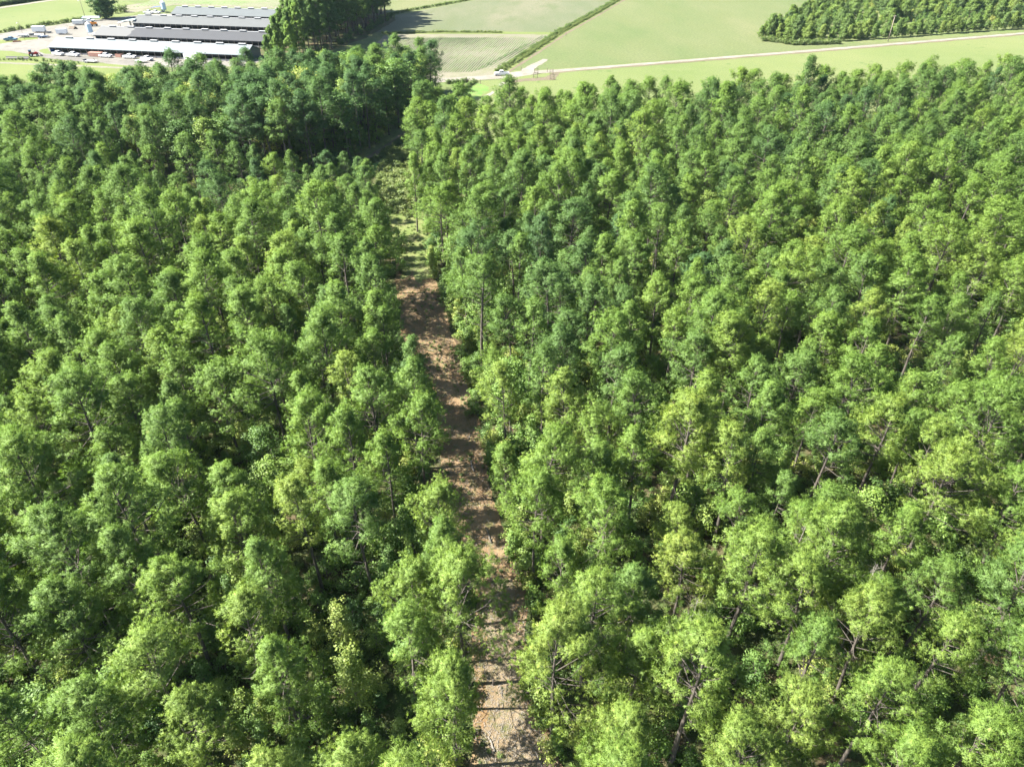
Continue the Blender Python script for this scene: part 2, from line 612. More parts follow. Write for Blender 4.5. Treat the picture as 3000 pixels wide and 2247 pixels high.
sheet('lane_grass', [p + Vector((2.8, 0)) for p in EDGE_M[1:]] + PP([(1440, 262), (1330, 330), (1255, 400), (1205, 450), (1130, 500)]), .030, M['lane'], step=2, amp=.6)
sheet('lane_soil', ribbon_poly([p + Vector((1.3, -.3)) for p in EDGE_M[1:]], [2.2, 2.4, 2.2, 2.0, 1.6]), .048, M['brown'], step=1.5, amp=.35)

# fields beyond the woods
DITCH = PP([(1462, 212), (1560, 150), (1640, 97), (1735, 45), (1830, -10), (1930, -70)])
CROSS = PP([(1120, 100), (1300, 96), (1470, 97), (1632, 99)])
FAR_DITCH = PP([(1120, 50), (1230, 27), (1330, 10), (1420, -8), (1500, -25)])
sheet('crop_field', PP([(1100, 130), (1130, 101), (1630, 101), (1462, 208), (1300, 222), (1150, 240)]), .010, M['soil'], amp=.5)
sheet('thin_crop_field', PP([(1090, 96), (1120, 54), (1420, -4), (1500, -20), (1820, -10), (1632, 95)]), .014, M['mottle'], amp=.5)
sheet('far_crop_field', PP([(1080, 45), (1110, 10), (1150, -60), (1500, -60), (1410, -12), (1130, 44)]), .018, M['hay'], amp=.5)
sheet('hay_field', PP([(1480, 207), (1560, 155), (1640, 104), (1740, 46), (1830, -6), (1900, -60), (2700, -60), (2450, 20), (2235, 110), (2300, 134), (2600, 124), (3000, 93), (3300, 70), (3000, 94), (2400, 144), (1980, 175), (1600, 203)]),
      .008, M['hay'], amp=.5)
sheet('ditch_bank', ribbon_poly(DITCH, 6.0), .026, M['lawn'], amp=.6)
sheet('ditch_edge', ribbon_poly([p + Vector((3.3, -1.5)) for p in DITCH], 1.6), .034, M['brown'], amp=.4)
sheet('cross_bank', ribbon_poly(CROSS, 7.0), .022, M['lawn'], amp=.6)
sheet('field_headland', PP([(1150, 226), (1310, 216), (1400, 208), (1460, 205), (1480, 222), (1400, 232), (1300, 240), (1150, 250)]), .020, M['soil'], amp=.4)
ROAD = PP([(1190, 246), (1310, 235), (1400, 230), (1480, 224), (1545, 214), (1610, 210), (1750, 199), (1900, 187), (2150, 167), (2400, 147.5), (2700, 123), (3000, 98.5), (3300, 75)])
sheet('dirt_road', ribbon_poly(ROAD, [6, 6.5, 7, 8.5, 8, 4.5, 3.6, 3.4, 3.4, 3.6, 3.4, 3.4, 3.4]), .052, M['sand'], step=2, amp=.28)
sheet('road_shoulder', ribbon_poly([p + Vector((.6, -2.6)) for p in ROAD[5:]], 2.4), .042, M['brown'], step=2, amp=.5)
sheet('sand_spur', PP([(1520, 222), (1528, 204), (1552, 193), (1590, 174), (1606, 175), (1588, 190), (1570, 200), (1556, 214)]), .060, M['sand'], step=1.5, amp=.45)
sheet('sand_patch', PP([(1460, 254), (1464, 242), (1500, 239), (1480, 250)]), .050, M['sand'], step=1, amp=.4)
sheet('sand_patch', PP([(1402, 297), (1420, 280), (1445, 267), (1449, 273), (1430, 285)]), .050, M['sand'], step=1, amp=.4)
sheet('worn_ground', PP([(1490, 238), (1530, 232), (1600, 226), (1625, 214), (1640, 216), (1628, 234), (1560, 239), (1500, 243)]), .046, M['brown'], step=1.5, amp=.5)

# farm yard
sheet('farm_yard', PP([(-60, 108), (0, 100), (45, 91), (100, 82), (158, 76), (215, 66), (300, 57), (395, 47), (430, 42), (505, 41), (600, 50), (800, 60), (800, 150),
                       (740, 195), (400, 200), (250, 176), (140, 167), (100, 165), (60, 155), (0, 149), (-60, 147)]), .012, M['gravel'], amp=.6)
sheet('yard_drive', PP([(105, 160), (150, 161), (260, 166), (340, 172), (420, 178), (420, 195), (330, 186), (240, 182), (140, 172)]), .024, M['drive'], amp=.4)
sheet('grass_island', PP([(114, 148), (126, 145), (141, 143), (148, 153), (152, 159), (135, 159), (118, 154)]), .030, M['lawn'], step=1.5, amp=.3)
sheet('grass_verge', PP([(-80, 148), (0, 149), (40, 151), (70, 160), (100, 166), (140, 176), (240, 186), (340, 190), (480, 200), (480, 235), (300, 240), (-120, 235)]), .018, M['lawn'], amp=.5)
sheet('farm_track', ribbon_poly(PP([(-80, 181), (0, 185), (100, 189), (230, 194), (360, 200)]), 2.6), .036, M['road_grey'], step=2, amp=.3)
sheet('weedy_strip', PP([(225, 152), (320, 158), (440, 166), (440, 170), (330, 164), (235, 160)]), .032, M['lawn'], step=1.5, amp=.4)
sheet('yard_verge', PP([(-40, 118), (20, 117), (60, 112), (110, 110), (112, 116), (60, 121), (0, 129), (-40, 130)]), .022, M['clear'], step=1.5, amp=.5)
sheet('far_meadow', PP([(-100, 112), (0, 99), (100, 81), (215, 65), (300, 56), (390, 45), (440, 20), (300, -10), (160, 2), (0, 28), (-100, 45)]), .010, M['pasture'], amp=.5)
sheet('far_track', ribbon_poly(PP([(-60, 35), (0, 24), (80, 12), (170, -1), (260, -14)]), 4.5), .030, M['sand'], amp=.3)
sheet('tall_crop_field', PP([(-120, 38), (0, 20), (80, 8), (160, -4), (100, -60), (-150, -60)]), .016, M['corn'], amp=.3)
sheet('row_field', PP([(330, 22), (430, 8), (520, -40), (1000, -60), (960, 20), (880, 28), (510, 16), (450, 26), (380, 40)]), .014, M['soil'], amp=.4)
sheet('grove_floor', PP([(740, 175), (960, 155), (1080, 108), (1160, 60), (1120, 20), (1000, 10), (870, 40), (770, 110)]), .028, M['floor'], amp=.6)


def rows(name, poly, ang, gap, width, mat, seed, hgt=.22, seg=4.0):
    """low ridges of crop that follow one direction across a field"""
    r = random.Random(seed)
    ca, sa = math.cos(ang), math.sin(ang)
    loc = [(p[0] * ca + p[1] * sa, -p[0] * sa + p[1] * ca) for p in poly]
    vmin, vmax = min(q[1] for q in loc), max(q[1] for q in loc)
    mb = MB()
    v = vmin + gap / 2
    while v < vmax:
        xs = []
        for i in range(len(loc)):
            a, b = loc[i], loc[(i + 1) % len(loc)]
            if (a[1] > v) != (b[1] > v):
                xs.append(a[0] + (v - a[1]) / (b[1] - a[1]) * (b[0] - a[0]))
        xs.sort()
        for x0, x1 in zip(xs[::2], xs[1::2]):
            n = max(2, int((x1 - x0) / seg))
            vs, fs = [], []
            for k in range(n + 1):
                x = x0 + (x1 - x0) * k / n
                s = math.sin(x * .05 + v * .09) * .25 + math.sin(x * .13 - v * .05 + 2) * .2
                w = max(.04, width * (.75 + s + r.uniform(-.35, .35))) / 2
                h = hgt * (.6 + s + r.uniform(0, .5))
                for dv, z in ((-w, .016), (0, max(.05, h)), (w, .016)):
                    y = v + dv + math.sin(x * .04) * .2
                    vs.append((x * ca - y * sa, x * sa + y * ca, z))
                if k:
                    o = 3 * (k - 1)
                    fs += [(o, o + 3, o + 4, o + 1), (o + 1, o + 4, o + 5, o + 2)]
            mb.add(vs, fs)
        v += gap
    o = mb.build(name, mat)
    o['kind'] = 'stuff'
    return o


a, b = P(1316, 203), P(1417, 111)
rows('crop_rows', PP([(1120, 125), (1145, 112), (1580, 112), (1560, 125), (1420, 200), (1380, 212), (1300, 214), (1130, 225)]), math.atan2(b.y - a.y, b.x - a.x), 1.05, .62, M['row'], 3)
rows('crop_rows', PP([(1400, 200), (1465, 198), (1620, 106), (1590, 106)]), math.atan2(DITCH[2].y - DITCH[0].y, DITCH[2].x - DITCH[0].x), 1.4, .6, M['row'], 4)
a, b = P(640, 0), P(700, 19)
rows('crop_rows', PP([(390, 22), (520, -25), (1000, -40), (880, 24), (520, 12), (450, 18)]), math.atan2(b.y - a.y, b.x - a.x), 2.0, 1.0, M['row'], 5)


# ------------------------------------------------------------------ plants: shapes
def cone_dirs(rng, D, spread):
    d = D + rng.normal(size=D.shape) * spread
    return d / np.linalg.norm(d, axis=1, keepdims=True)


def needles(rng, C, D, k, ln, w, spread=.62):
    """k needle bundles round each tuft centre C, fanned about D"""
    n = len(C)
    C = np.repeat(C, k, 0)
    D = np.repeat(D, k, 0)
    d = cone_dirs(rng, D, spread)
    l = rng.uniform(*ln, size=(n * k, 1))
    r = D + rng.normal(size=d.shape) * .55          # flat of the bundle turned outwards
    s = np.cross(d, r)
    s /= np.linalg.norm(s, axis=1, keepdims=True) + 1e-9
    s *= rng.uniform(*w, size=(n * k, 1)) / 2
    flip = rng.random((n * k, 1)) < .4
    b0, t0 = C + d * .04, C + d * l
    b = np.where(flip, t0, b0)
    t = np.where(flip, b0, t0)
    return np.stack([b + s, b - s, t], 1), d


def leaves(rng, C, k, rad, size, up=.9):
    """k leaves scattered through a flattened clump round each centre C, two triangles each"""
    n = len(C)
    C = np.repeat(C, k, 0)
    q = rng.normal(size=C.shape)
    q /= np.linalg.norm(q, axis=1, keepdims=True)
    rr = rng.random((n * k, 1)) ** .45
    off = q * rr * rad
    off[:, 2] *= .65
    c = C + off
    nrm = q * .7 + rng.normal(size=c.shape) * .45
    nrm[:, 2] += up
    nrm /= np.linalg.norm(nrm, axis=1, keepdims=True)
    a = np.cross(nrm, rng.normal(size=c.shape))
    a /= np.linalg.norm(a, axis=1, keepdims=True)
    b = np.cross(nrm, a)
    s = rng.uniform(*size, size=(n * k, 1))
    a, b = a * s * .5, b * s * .36
    t1 = np.stack([c - a, c + b, c + a], 1)
    t2 = np.stack([c - a, c + a, c - b - nrm * s * .1], 1)
    return np.concatenate([t1, t2], 0), np.concatenate([q, q], 0)


def make_pine(seed, H=16.0, base=.46, R=2.9, whorls=14, lean=.4, dead=7, dens=1.0, low=None, trunk_r=.17, k=24, ln=(.17, .32), w=(.020, .036), mat='pine', top_sharp=1.0):
    rng = np.random.default_rng(seed)
    rd = random.Random(seed)
    wood = MB()
    bx, by = rd.uniform(-lean, lean), rd.uniform(-lean, lean)

    def axis(t):
        return Vector((bx * t * t + .12 * math.sin(t * 5 + seed), by * t * t + .12 * math.cos(t * 4 + seed) - .12, H * t))
    ts = [0, .02, .12, .25, .38, .5, .62, .74, .86, .97]
    wood.tube([axis(t) for t in ts], [trunk_r * 1.35] + [trunk_r * (1 - t) ** .8 + .02 for t in ts[1:]], 8)
    ends, dirs = [], []
    lop = rd.uniform(0, 6.28)
    lopk = rd.uniform(.05, .28)
    gaps = [(rd.uniform(0, 6.28), rd.uniform(base, .9)) for _ in range(4)]
    ga = rd.uniform(0, 6.28)
    for i in range(whorls):
        t = base + .03 + (.955 - base) * ((i + rd.uniform(-.15, .15)) / (whorls - 1))
        t = min(max(t, base), .985)
        s = (t - base) / (1 - base)
        prof = (1 - (s * .965) ** (1.9 / top_sharp)) ** (.68 * top_sharp) * min(1, .62 + s * 1.8) * 1.06 + .05
        nb = 3 if s < .15 else rd.choice((4, 4, 5, 5))
        for j in range(nb):
            ga += 2.399 + rd.uniform(-.4, .4)
            if any(abs((ga - g0 + PI) % (2 * PI) - PI) < .5 and abs(t - t0) < .07 for g0, t0 in gaps):
                continue
            ln_b = R * prof * rd.uniform(.58, 1.15) * (1 + lopk * math.cos(ga - lop))
            el = -.04 + 1.2 * s ** 1.15 + rd.uniform(-.16, .22)
            p0 = axis(t)
            d = Vector((math.cos(ga) * math.cos(el), math.sin(ga) * math.cos(el), math.sin(el)))
            p1 = p0 + d * ln_b * .55
            p2 = p1 + (d + Vector((0, 0, .65))).normalized() * ln_b * .45
            br = .02 + .022 * ln_b / R
            wood.tube([p0, p1, p2], [br * 1.1, br * .7, .009], 4, False)
            ends.append(p2)
            dirs.append((d + Vector((0, 0, .7))).normalized())
            ns = int(2.2 + ln_b * 1.45 * dens)
            for q in range(ns):
                f = rd.uniform(.38, .95)
                st = p0.lerp(p1, f / .55) if f < .55 else p1.lerp(p2, (f - .55) / .45)
                side = Vector((-d.y, d.x, 0)) * rd.choice((-1, 1)) * rd.uniform(.5, 1)
                dd = (d * .6 + side + Vector((0, 0, rd.uniform(.2, .95)))).normalized()
                e = st + dd * ln_b * rd.uniform(.2, .42) * (1.05 - f * .5)
                wood.tube([st, e], [.011, .006], 3, False)
                ends.append(e)
                dirs.append((dd + Vector((0, 0, .6))).normalized())
    for q in range(5):
        ends.append(axis(1) + Vector((rd.uniform(-.12, .12), rd.uniform(-.12, .12), .25 - q * .3)))
        dirs.append(Vector((0, 0, 1)))
    for i in range(dead):
        t = base * rd.uniform(.55, 1.02)
        g0 = rd.uniform(0, 6.28)
        d = Vector((math.cos(g0), math.sin(g0), rd.uniform(-.15, .3))).normalized()
        l = R * rd.uniform(.25, .6)
        p0 = axis(t)
        p1 = p0 + d * l * .6
        p2 = p1 + (d + Vector((rd.uniform(-.5, .5), rd.uniform(-.5, .5), .1))) * l * .35
        wood.tube([p0, p1, p2], [.035, .025, .01], 4, False)
    E_ = np.array([tuple(e) for e in ends])
    D_ = np.array([tuple(d) for d in dirs])
    kt = 7
    C = np.repeat(E_, kt, 0)
    C0 = C
    CD = np.repeat(D_, kt, 0)
    off = rng.normal(size=C.shape) * .24 * np.array([1, 1, 1.05])
    tv = np.repeat(np.clip(rng.normal(.5, .19, len(E_)), 0, 1), kt)
    C = C + off
    CD = CD + off * 2.2
    CD /= np.linalg.norm(CD, axis=1, keepdims=True)
    tris, nd = needles(rng, C, CD, k, ln, w)
    tv = np.repeat(np.clip(tv + rng.normal(0, .1, len(C)), 0, 1), k)
    mid = np.array([bx * .5, by * .5, H * (base + (1 - base) * .42)])
    rad = (C0 - mid) / np.array([R, R, H * (1 - base) * .6])
    rad /= np.linalg.norm(rad, axis=1, keepdims=True) + 1e-6
    nv = rad * .55 + off * 1.5 + np.array([0, 0, .25])
    nv = np.repeat(nv, k, 0) + nd * .55 + rng.normal(size=(len(C) * k, 3)) * .2
    return tri_mesh('crown', tris, tv, M[mat], nv), wood.mesh('trunk', M['bark'], True)


def make_broad(seed, H=13.0, R=3.6, base=.3, nbr=26, per=26, size=(.20, .36), clump=.75, trunk_r=.16, mat='broad', cone=0.0, stems=1, sub=4):
    rng = np.random.default_rng(seed)
    rd = random.Random(seed)
    wood = MB()
    ends = []
    for sidx in range(stems):
        ox, oy = (0, 0) if stems == 1 else (rd.uniform(-.5, .5) * R * .5, rd.uniform(-.5, .5) * R * .5)
        h = H * (1 if sidx == 0 else rd.uniform(.6, .95))
        bx, by = rd.uniform(-.5, .5) + ox, rd.uniform(-.5, .5) + oy

        def axis(t):
            return Vector((ox * .3 + bx * t, oy * .3 + by * t, h * t))
        ts = [0, .05, .3, .55, .8, .95]
        wood.tube([axis(t) for t in ts], [trunk_r * 1.4] + [trunk_r * (1 - t) + .015 for t in ts[1:]], 7)
        lop, lk = rd.uniform(0, 6.28), rd.uniform(.1, .35)
        for i in range(max(3, nbr // stems)):
            s = (i + rd.random()) / max(3, nbr // stems)
            t = base + (.97 - base) * s
            prof = (math.sin(PI * min(1, .18 + s * .82)) ** .6) * (1 - cone) + (1.02 - s) ** .8 * cone
            ga = i * 2.399 + rd.uniform(-.5, .5)
            l = R * max(.18, prof) * rd.uniform(.6, 1.12) * (1 + lk * math.cos(ga - lop)) / (1 if stems == 1 else 1.3)
            el = .1 + .9 * s + rd.uniform(-.15, .2)
            d = Vector((math.cos(ga) * math.cos(el), math.sin(ga) * math.cos(el), math.sin(el)))
            p0 = axis(t)
            p1 = p0 + d * l * .5
            p2 = p1 + (d + Vector((0, 0, .2))).normalized() * l * .5
            wood.tube([p0, p1, p2], [.02 + trunk_r * .25, .03, .012], 4, False)
            ends.append(p2)
            for q in range(sub):
                f = rd.uniform(.3, 1)
                st = p0.lerp(p1, f / .5) if f < .5 else p1.lerp(p2, (f - .5) / .5)
                ends.append(st + Vector((rd.gauss(0, 1), rd.gauss(0, 1), rd.gauss(.15, .7))) * clump * .75)
        ends.append(axis(1))
    E_ = np.array([tuple(e) for e in ends])
    E_ = E_[E_[:, 2] > clump * .35]
    tris, q = leaves(rng, E_, per, clump, size)
    tv = np.repeat(np.clip(rng.normal(.5, .17, len(E_)), 0, 1), per)
    tv = np.clip(tv + rng.normal(0, .14, len(tv)), 0, 1)
    tv = np.concatenate([tv, tv])
    mid = np.array([0, 0, H * (base + (1 - base) * .4)])
    rad = (np.repeat(E_, per, 0) - mid) / np.array([R, R, H * (1 - base) * .55])
    rad /= np.linalg.norm(rad, axis=1, keepdims=True) + 1e-6
    rad = np.concatenate([rad, rad])
    nv = rad * .6 + q * .6 + np.array([0, 0, .2]) + rng.normal(size=q.shape) * .38
    return tri_mesh('crown', tris, tv, M[mat], nv), wood.mesh('trunk', M['bark_broad'], True)


PINES = []                                    # (crown mesh, trunk mesh, word for the shape, nominal height)
for i, (sh, kw) in enumerate([
        ('round-topped', dict(H=15.5, base=.46, R=3.5, top_sharp=.85)),
        ('slender', dict(H=16.5, base=.46, R=2.8, whorls=15)),
        ('broad', dict(H=15.5, base=.42, R=4.1, top_sharp=.85)),
        ('lopsided', dict(H=16, base=.47, R=3.4, lean=1.3)),
        ('tapering', dict(H=16.5, base=.38, R=3.4, whorls=15, top_sharp=1.15)),
        ('sparse', dict(H=16, base=.5, R=3.4, whorls=10, dead=14, dens=.8)),
        ('flat-topped', dict(H=14.5, base=.48, R=3.7, whorls=11, top_sharp=.75)),
        ('deep-crowned', dict(H=15, base=.33, R=3.3, whorls=15)),
        ('tufted', dict(H=16.5, base=.54, R=3.1, whorls=10, dead=10)),
        ('spreading', dict(H=15.8, base=.44, R=3.9, lean=.9)),
        ('pointed', dict(H=16.5, base=.43, R=3.2, whorls=14, top_sharp=1.25)),
        ('thin', dict(H=16, base=.48, R=2.6, whorls=11, dead=12, dens=.75))]):
    c, t = make_pine(100 + i, **kw)
    PINES.append((c, t, sh, kw['H']))
TALLS = [make_pine(200 + i, H=26, base=b_, R=r_, whorls=19, trunk_r=.26, top_sharp=.75, dead=12, dens=.9, k=16, ln=(.35, .6), w=(.07, .11)) for i, (b_, r_) in enumerate([(.20, 5.0), (.32, 4.6), (.24, 5.4)])]
YOUNG = [make_pine(300 + i, H=7.0, base=.10, R=r_, whorls=13, trunk_r=.09, dead=0, dens=1.3, k=10, ln=(.25, .45), w=(.06, .10), mat='young') for i, r_ in enumerate((2.3, 2.7, 2.0))]
BROADS = [make_broad(400 + i, **kw) for i, kw in enumerate([
    dict(H=13, R=3.4, base=.25), dict(H=15, R=3.0, base=.22, cone=.6, nbr=30), dict(H=12, R=4.0, base=.3, nbr=28), dict(H=14.5, R=2.5, base=.2, cone=.8, nbr=30, per=22)])]
SHRUBS = [make_broad(500 + i, **kw) for i, kw in enumerate([
    dict(H=3.4, R=1.5, base=.12, nbr=12, per=22, size=(.14, .26), clump=.5, trunk_r=.04, stems=3, sub=3),
    dict(H=2.4, R=1.7, base=.10, nbr=14, per=20, size=(.14, .26), clump=.5, trunk_r=.03, stems=4, sub=3),
    dict(H=4.6, R=1.5, base=.14, nbr=14, per=22, size=(.15, .28), clump=.55, trunk_r=.05, stems=2, cone=.5, sub=3),
    dict(H=3.0, R=1.2, base=.10, nbr=12, per=20, size=(.12, .22), clump=.42, trunk_r=.03, stems=2, cone=.7, sub=3)])]
WEEDS = [make_broad(560 + i, H=1.1, R=.9, base=.05, nbr=9, per=12, size=(.10, .24), clump=.34, trunk_r=.015, stems=3, mat='weed', sub=3) for i in range(3)]

ORD = 'first second third fourth fifth sixth seventh eighth ninth tenth eleventh twelfth thirteenth fourteenth fifteenth sixteenth seventeenth eighteenth nineteenth twentieth'.split()
for _t, _n in (('twenty-', 'thirtieth'), ('thirty-', 'fortieth'), ('forty-', 'fiftieth'), ('fifty-', 'sixtieth'), ('sixty-', 'seventieth'), ('seventy-', 'eightieth'), ('eighty-', 'ninetieth'), ('ninety-', 'hundredth'), ('hundred and ', 'hundred and tenth')):
    ORD += [_t + o for o in ORD[:9]] + [_n]


def plant(name, pair, x, y, rz, sc, tint, cat, group, z=0.0, parts=('crown', 'trunk')):
    r = empty(name, (x, y, z), rz, None, None, None, sc)
    r['category'] = cat
    r['group'] = group
    for nm, me in zip(parts, pair[:2]):
        o = bpy.data.objects.new(nm, me)
        COL.objects.link(o)
        o.parent = r
        o['tint'] = float(tint)
    return r


def stuff(name, items, variants):
    """items: (x, y, rz, scale, variant, tint); one object that scatters them by geometry nodes"""
    n = len(items)
    me = bpy.data.meshes.new(name)
    me.vertices.add(n)
    me.vertices.foreach_set('co', np.array([(i[0], i[1], 0) for i in items], dtype=np.float32).reshape(-1))
    for nm, ty, vals in (('rz', 'FLOAT', [i[2] for i in items]), ('sc', 'FLOAT', [i[3] for i in items]), ('wd', 'FLOAT', [i[3] * (i[6] if len(i) > 6 else 1.0) for i in items]), ('var', 'INT', [i[4] for i in items]), ('tint', 'FLOAT', [i[5] for i in items])):
        at = me.attributes.new(nm, ty, 'POINT')
        at.data.foreach_set('value', np.array(vals, dtype=np.int32 if ty == 'INT' else np.float32))
    me.update()
    ob = bpy.data.objects.new(name, me)
    COL.objects.link(ob)
    ob['kind'] = 'stuff'
    ng = bpy.data.node_groups.new(name, 'GeometryNodeTree')
    ng.interface.new_socket('Geometry', in_out='INPUT', socket_type='NodeSocketGeometry')
    ng.interface.new_socket('Geometry', in_out='OUTPUT', socket_type='NodeSocketGeometry')
    nd = ng.nodes
    gi, go = nd.new('NodeGroupInput'), nd.new('NodeGroupOutput')
    jn = nd.new('GeometryNodeJoinGeometry')
    for objs in variants:
        j2 = nd.new('GeometryNodeJoinGeometry')
        for o in objs:
            oi = nd.new('GeometryNodeObjectInfo')
            oi.inputs[0].default_value = o
            ng.links.new(oi.outputs['Geometry'], j2.inputs[0])
        g2 = nd.new('GeometryNodeGeometryToInstance')
        ng.links.new(j2.outputs[0], g2.inputs[0])
        ng.links.new(g2.outputs[0], jn.inputs[0])

    def attr(nm, ty):
        a_ = nd.new('GeometryNodeInputNamedAttribute')
        a_.data_type = ty
        a_.inputs[0].default_value = nm
        return a_.outputs[0]
    ip = nd.new('GeometryNodeInstanceOnPoints')
    ip.inputs['Pick Instance'].default_value = True
    ng.links.new(gi.outputs[0], ip.inputs['Points'])
    ng.links.new(jn.outputs[0], ip.inputs['Instance'])
    ng.links.new(attr('var', 'INT'), ip.inputs['Instance Index'])
    sx = nd.new('ShaderNodeCombineXYZ')
    ng.links.new(attr('wd', 'FLOAT'), sx.inputs[0])
    ng.links.new(attr('wd', 'FLOAT'), sx.inputs[1])
    ng.links.new(attr('sc', 'FLOAT'), sx.inputs[2])
    cx = nd.new('ShaderNodeCombineXYZ')
    ng.links.new(attr('rz', 'FLOAT'), cx.inputs[2])
    ng.links.new(cx.outputs[0], ip.inputs['Rotation'])
    ng.links.new(sx.outputs[0], ip.inputs['Scale'])
    ng.links.new(ip.outputs[0], go.inputs[0])
    md = ob.modifiers.new('scatter', 'NODES')
    md.node_group = ng
    return ob


def in_view(x, y, z, pad=60):
    u, v, d = proj(x, y, z)
    return d > 5 and -pad < u < 3000 + pad and -pad < v < 2247 + pad


def track_x(y):
    """x of the middle of the dirt track at distance y"""
    pts = [((l_.x + r_.x) / 2, (l_.y + r_.y) / 2) for l_, r_ in zip(TRACK_L, TRACK_R)]
    if y <= pts[0][1]:
        return pts[0][0]
    for (xa, ya), (xb, yb) in zip(pts, pts[1:]):
        if y <= yb:
            return xa + (xb - xa) * (y - ya) / (yb - ya)
    return pts[-1][0] - .0 + (y - pts[-1][1]) * .25


# ------------------------------------------------------------------ the woods: where each tree stands
pr = random.Random(11)
trees = []                                    # dict(x, y, kind, var, sc, rz, tint, zone)


def hero(u, v, top, var, h=None, kind='pine', tint=.5):
    """tree whose tip shows at pixel (u, v) when top is its height"""
    q = P(u, v, top)
    nominal = PINES[var][3] if kind == 'pine' else (13, 15, 12, 14.5)[var]
    trees.append(dict(x=q.x, y=q.y, kind=kind, var=var, sc=top / nominal, rz=pr.uniform(0, 6.28), tint=tint, zone='R' if q.x > track_x(q.y) else 'L', hero=True))


# trees that stand out along the track and on the wood's far edge: tip pixel, height
for h in [(1272, 1449, 14, 0, .62), (1215, 1085, 12, 6, .15), (1345, 1660, 17, 2, .6), (1315, 1960, 15, 7, .6), (1225, 1195, 15, 0, .45), (1130, 1290, 15.5, 1, .5),
          (1205, 463, 16.5, 1, .5), (1570, 1420, 15, 0, .5), (1480, 1090, 15, 5, .7), (1640, 1830, 17, 2, .75), (1480, 1310, 11, 7, .45), (1640, 1600, 13, 1, .45),
          (1208, 302, 16, 3, .55), (1265, 315, 15, 0, .5), (1345, 263, 16.5, 2, .35), (1380, 300, 15, 0, .35), (1478, 258, 16.5, 4, .5), (1530, 268, 16, 7, .4),
          (1600, 276, 15.5, 0, .4), (1645, 272, 15.5, 4, .45), (1700, 268, 15, 0, .35), (1735, 262, 15.5, 8, .4), (1795, 231, 17, 4, .4), (1850, 248, 16, 0, .35),
          (1905, 247, 16, 2, .45), (1945, 238, 16, 5, .3), (2005, 252, 15, 1, .35), (2085, 247, 15, 2, .5), (2175, 218, 16.5, 2, .6), (2215, 214, 16.5, 8, .5),
          (2295, 236, 16, 0, .45), (2360, 216, 16, 4, .4), (2415, 210, 16, 2, .5), (2475, 220, 15, 1, .4), (2510, 219, 15, 0, .5), (2570, 208, 15.5, 2, .55),
          (2655, 199, 15.5, 2, .5), (2720, 192, 16, 6, .45), (2815, 181, 16.5, 3, .5), (2895, 186, 16, 4, .5), (2955, 178, 16, 2, .6)]:
    hero(h[0], h[1], h[2], h[3], tint=h[4])
taken = [(t['x'], t['y']) for t in trees]


def tint_at(x, y, mid, spread):
    s = math.sin(x * .045 + 1.3) * math.sin(y * .038 + .4) * .12
    return min(1, max(0, mid + s + pr.gauss(0, spread)))


for zone, reg, dmin in (('R', REG_R, 4.9), ('L', REG_L, 4.9), ('M', REG_M, 4.6)):
    for x, y in poisson(reg, dmin, 60000, pr, taken):
        far = max(0.0, (y - 40) / 200)
        if not in_view(x, y, 8, 500):
            continue
        if zone in 'RL' and math.sin(x * .21 + y * .11) + math.sin(y * .19 - x * .07 + 2) > 1.55 and pr.random() < .75:
            continue                          # thin spots where the undergrowth shows
        if zone == 'M':
            edge = x > -46 or y > 236
            kind = 'broad' if pr.random() < (.62 if edge else .22) else 'pine'
            h = pr.uniform(13, 17) if kind == 'broad' else pr.uniform(15.5, 19)
            if x > -70 and y < 235:
                h += 2.5
            tint = tint_at(x, y, .10, .12) if kind == 'pine' else (pr.choice((.1, .2, .35, .6, .85)))
        elif zone == 'L':
            kind = 'broad' if pr.random() < .055 else 'pine'
            h = pr.gauss(15.2, 2.0) if kind == 'pine' else pr.uniform(8, 13)
            tint = tint_at(x, y, .46 - .30 * far, .12)
            young = min(1, max(0, (y - 118) / 30)) * min(1, max(0, (x + 84) / 30))
            h *= 1 - .38 * young          # younger stand beside the clearing
        else:
            kind = 'broad' if pr.random() < .05 else 'pine'
            h = pr.gauss(15.0, 2.0) if kind == 'pine' else pr.uniform(8, 12)
            tint = tint_at(x, y, .53 - .28 * far, .13)
        h = min(23, max(6.5, h))
        if kind == 'broad' and zone != 'M':
            tint = min(.85, tint + .08)
        var = pr.randrange(len(PINES)) if kind == 'pine' else pr.randrange(4)
        nominal = PINES[var][3] if kind == 'pine' else (13, 15, 12, 14.5)[var]
        trees.append(dict(x=x, y=y, kind=kind, var=var, sc=h / nominal, rz=pr.uniform(0, 6.28), tint=tint, zone=zone, hero=False))
        taken.append((x, y))

for t in trees:
    t['wd'] = 1.0 if t['hero'] else pr.uniform(1.02, 1.28) if t['zone'] != 'M' else pr.uniform(1.15, 1.4)
    if t['kind'] == 'broad' and t['zone'] != 'M':
        t['wd'] = pr.uniform(.9, 1.15)
    if t['hero'] and t['y'] > 180:
        t['wd'] = pr.uniform(1.15, 1.3)
    u, v, d = proj(t['x'], t['y'], 11 * t['sc'])
    t['u'], t['v'], t['d'] = u, v, d
    t['seen'] = -40 < u < 3040 and -60 < v < 2330
    t['size'] = t['sc'] / d + (1 if t['hero'] else 0)
pines = sorted([t for t in trees if t['kind'] == 'pine' and t['seen']], key=lambda t: -t['size'])
single_pines = pines[:300]
keep = set(id(t) for t in single_pines)
rest_pines = [t for t in trees if t['kind'] == 'pine' and id(t) not in keep]
broads = [t for t in trees if t['kind'] == 'broad' and t['seen']][:290]
rest_broads = [t for t in trees if t['kind'] == 'broad' and not t['seen']]


def tint_word(t):
    return 'blue-green' if t < .33 else 'mid-green' if t < .55 else 'light-green' if t < .75 else 'yellow-green'


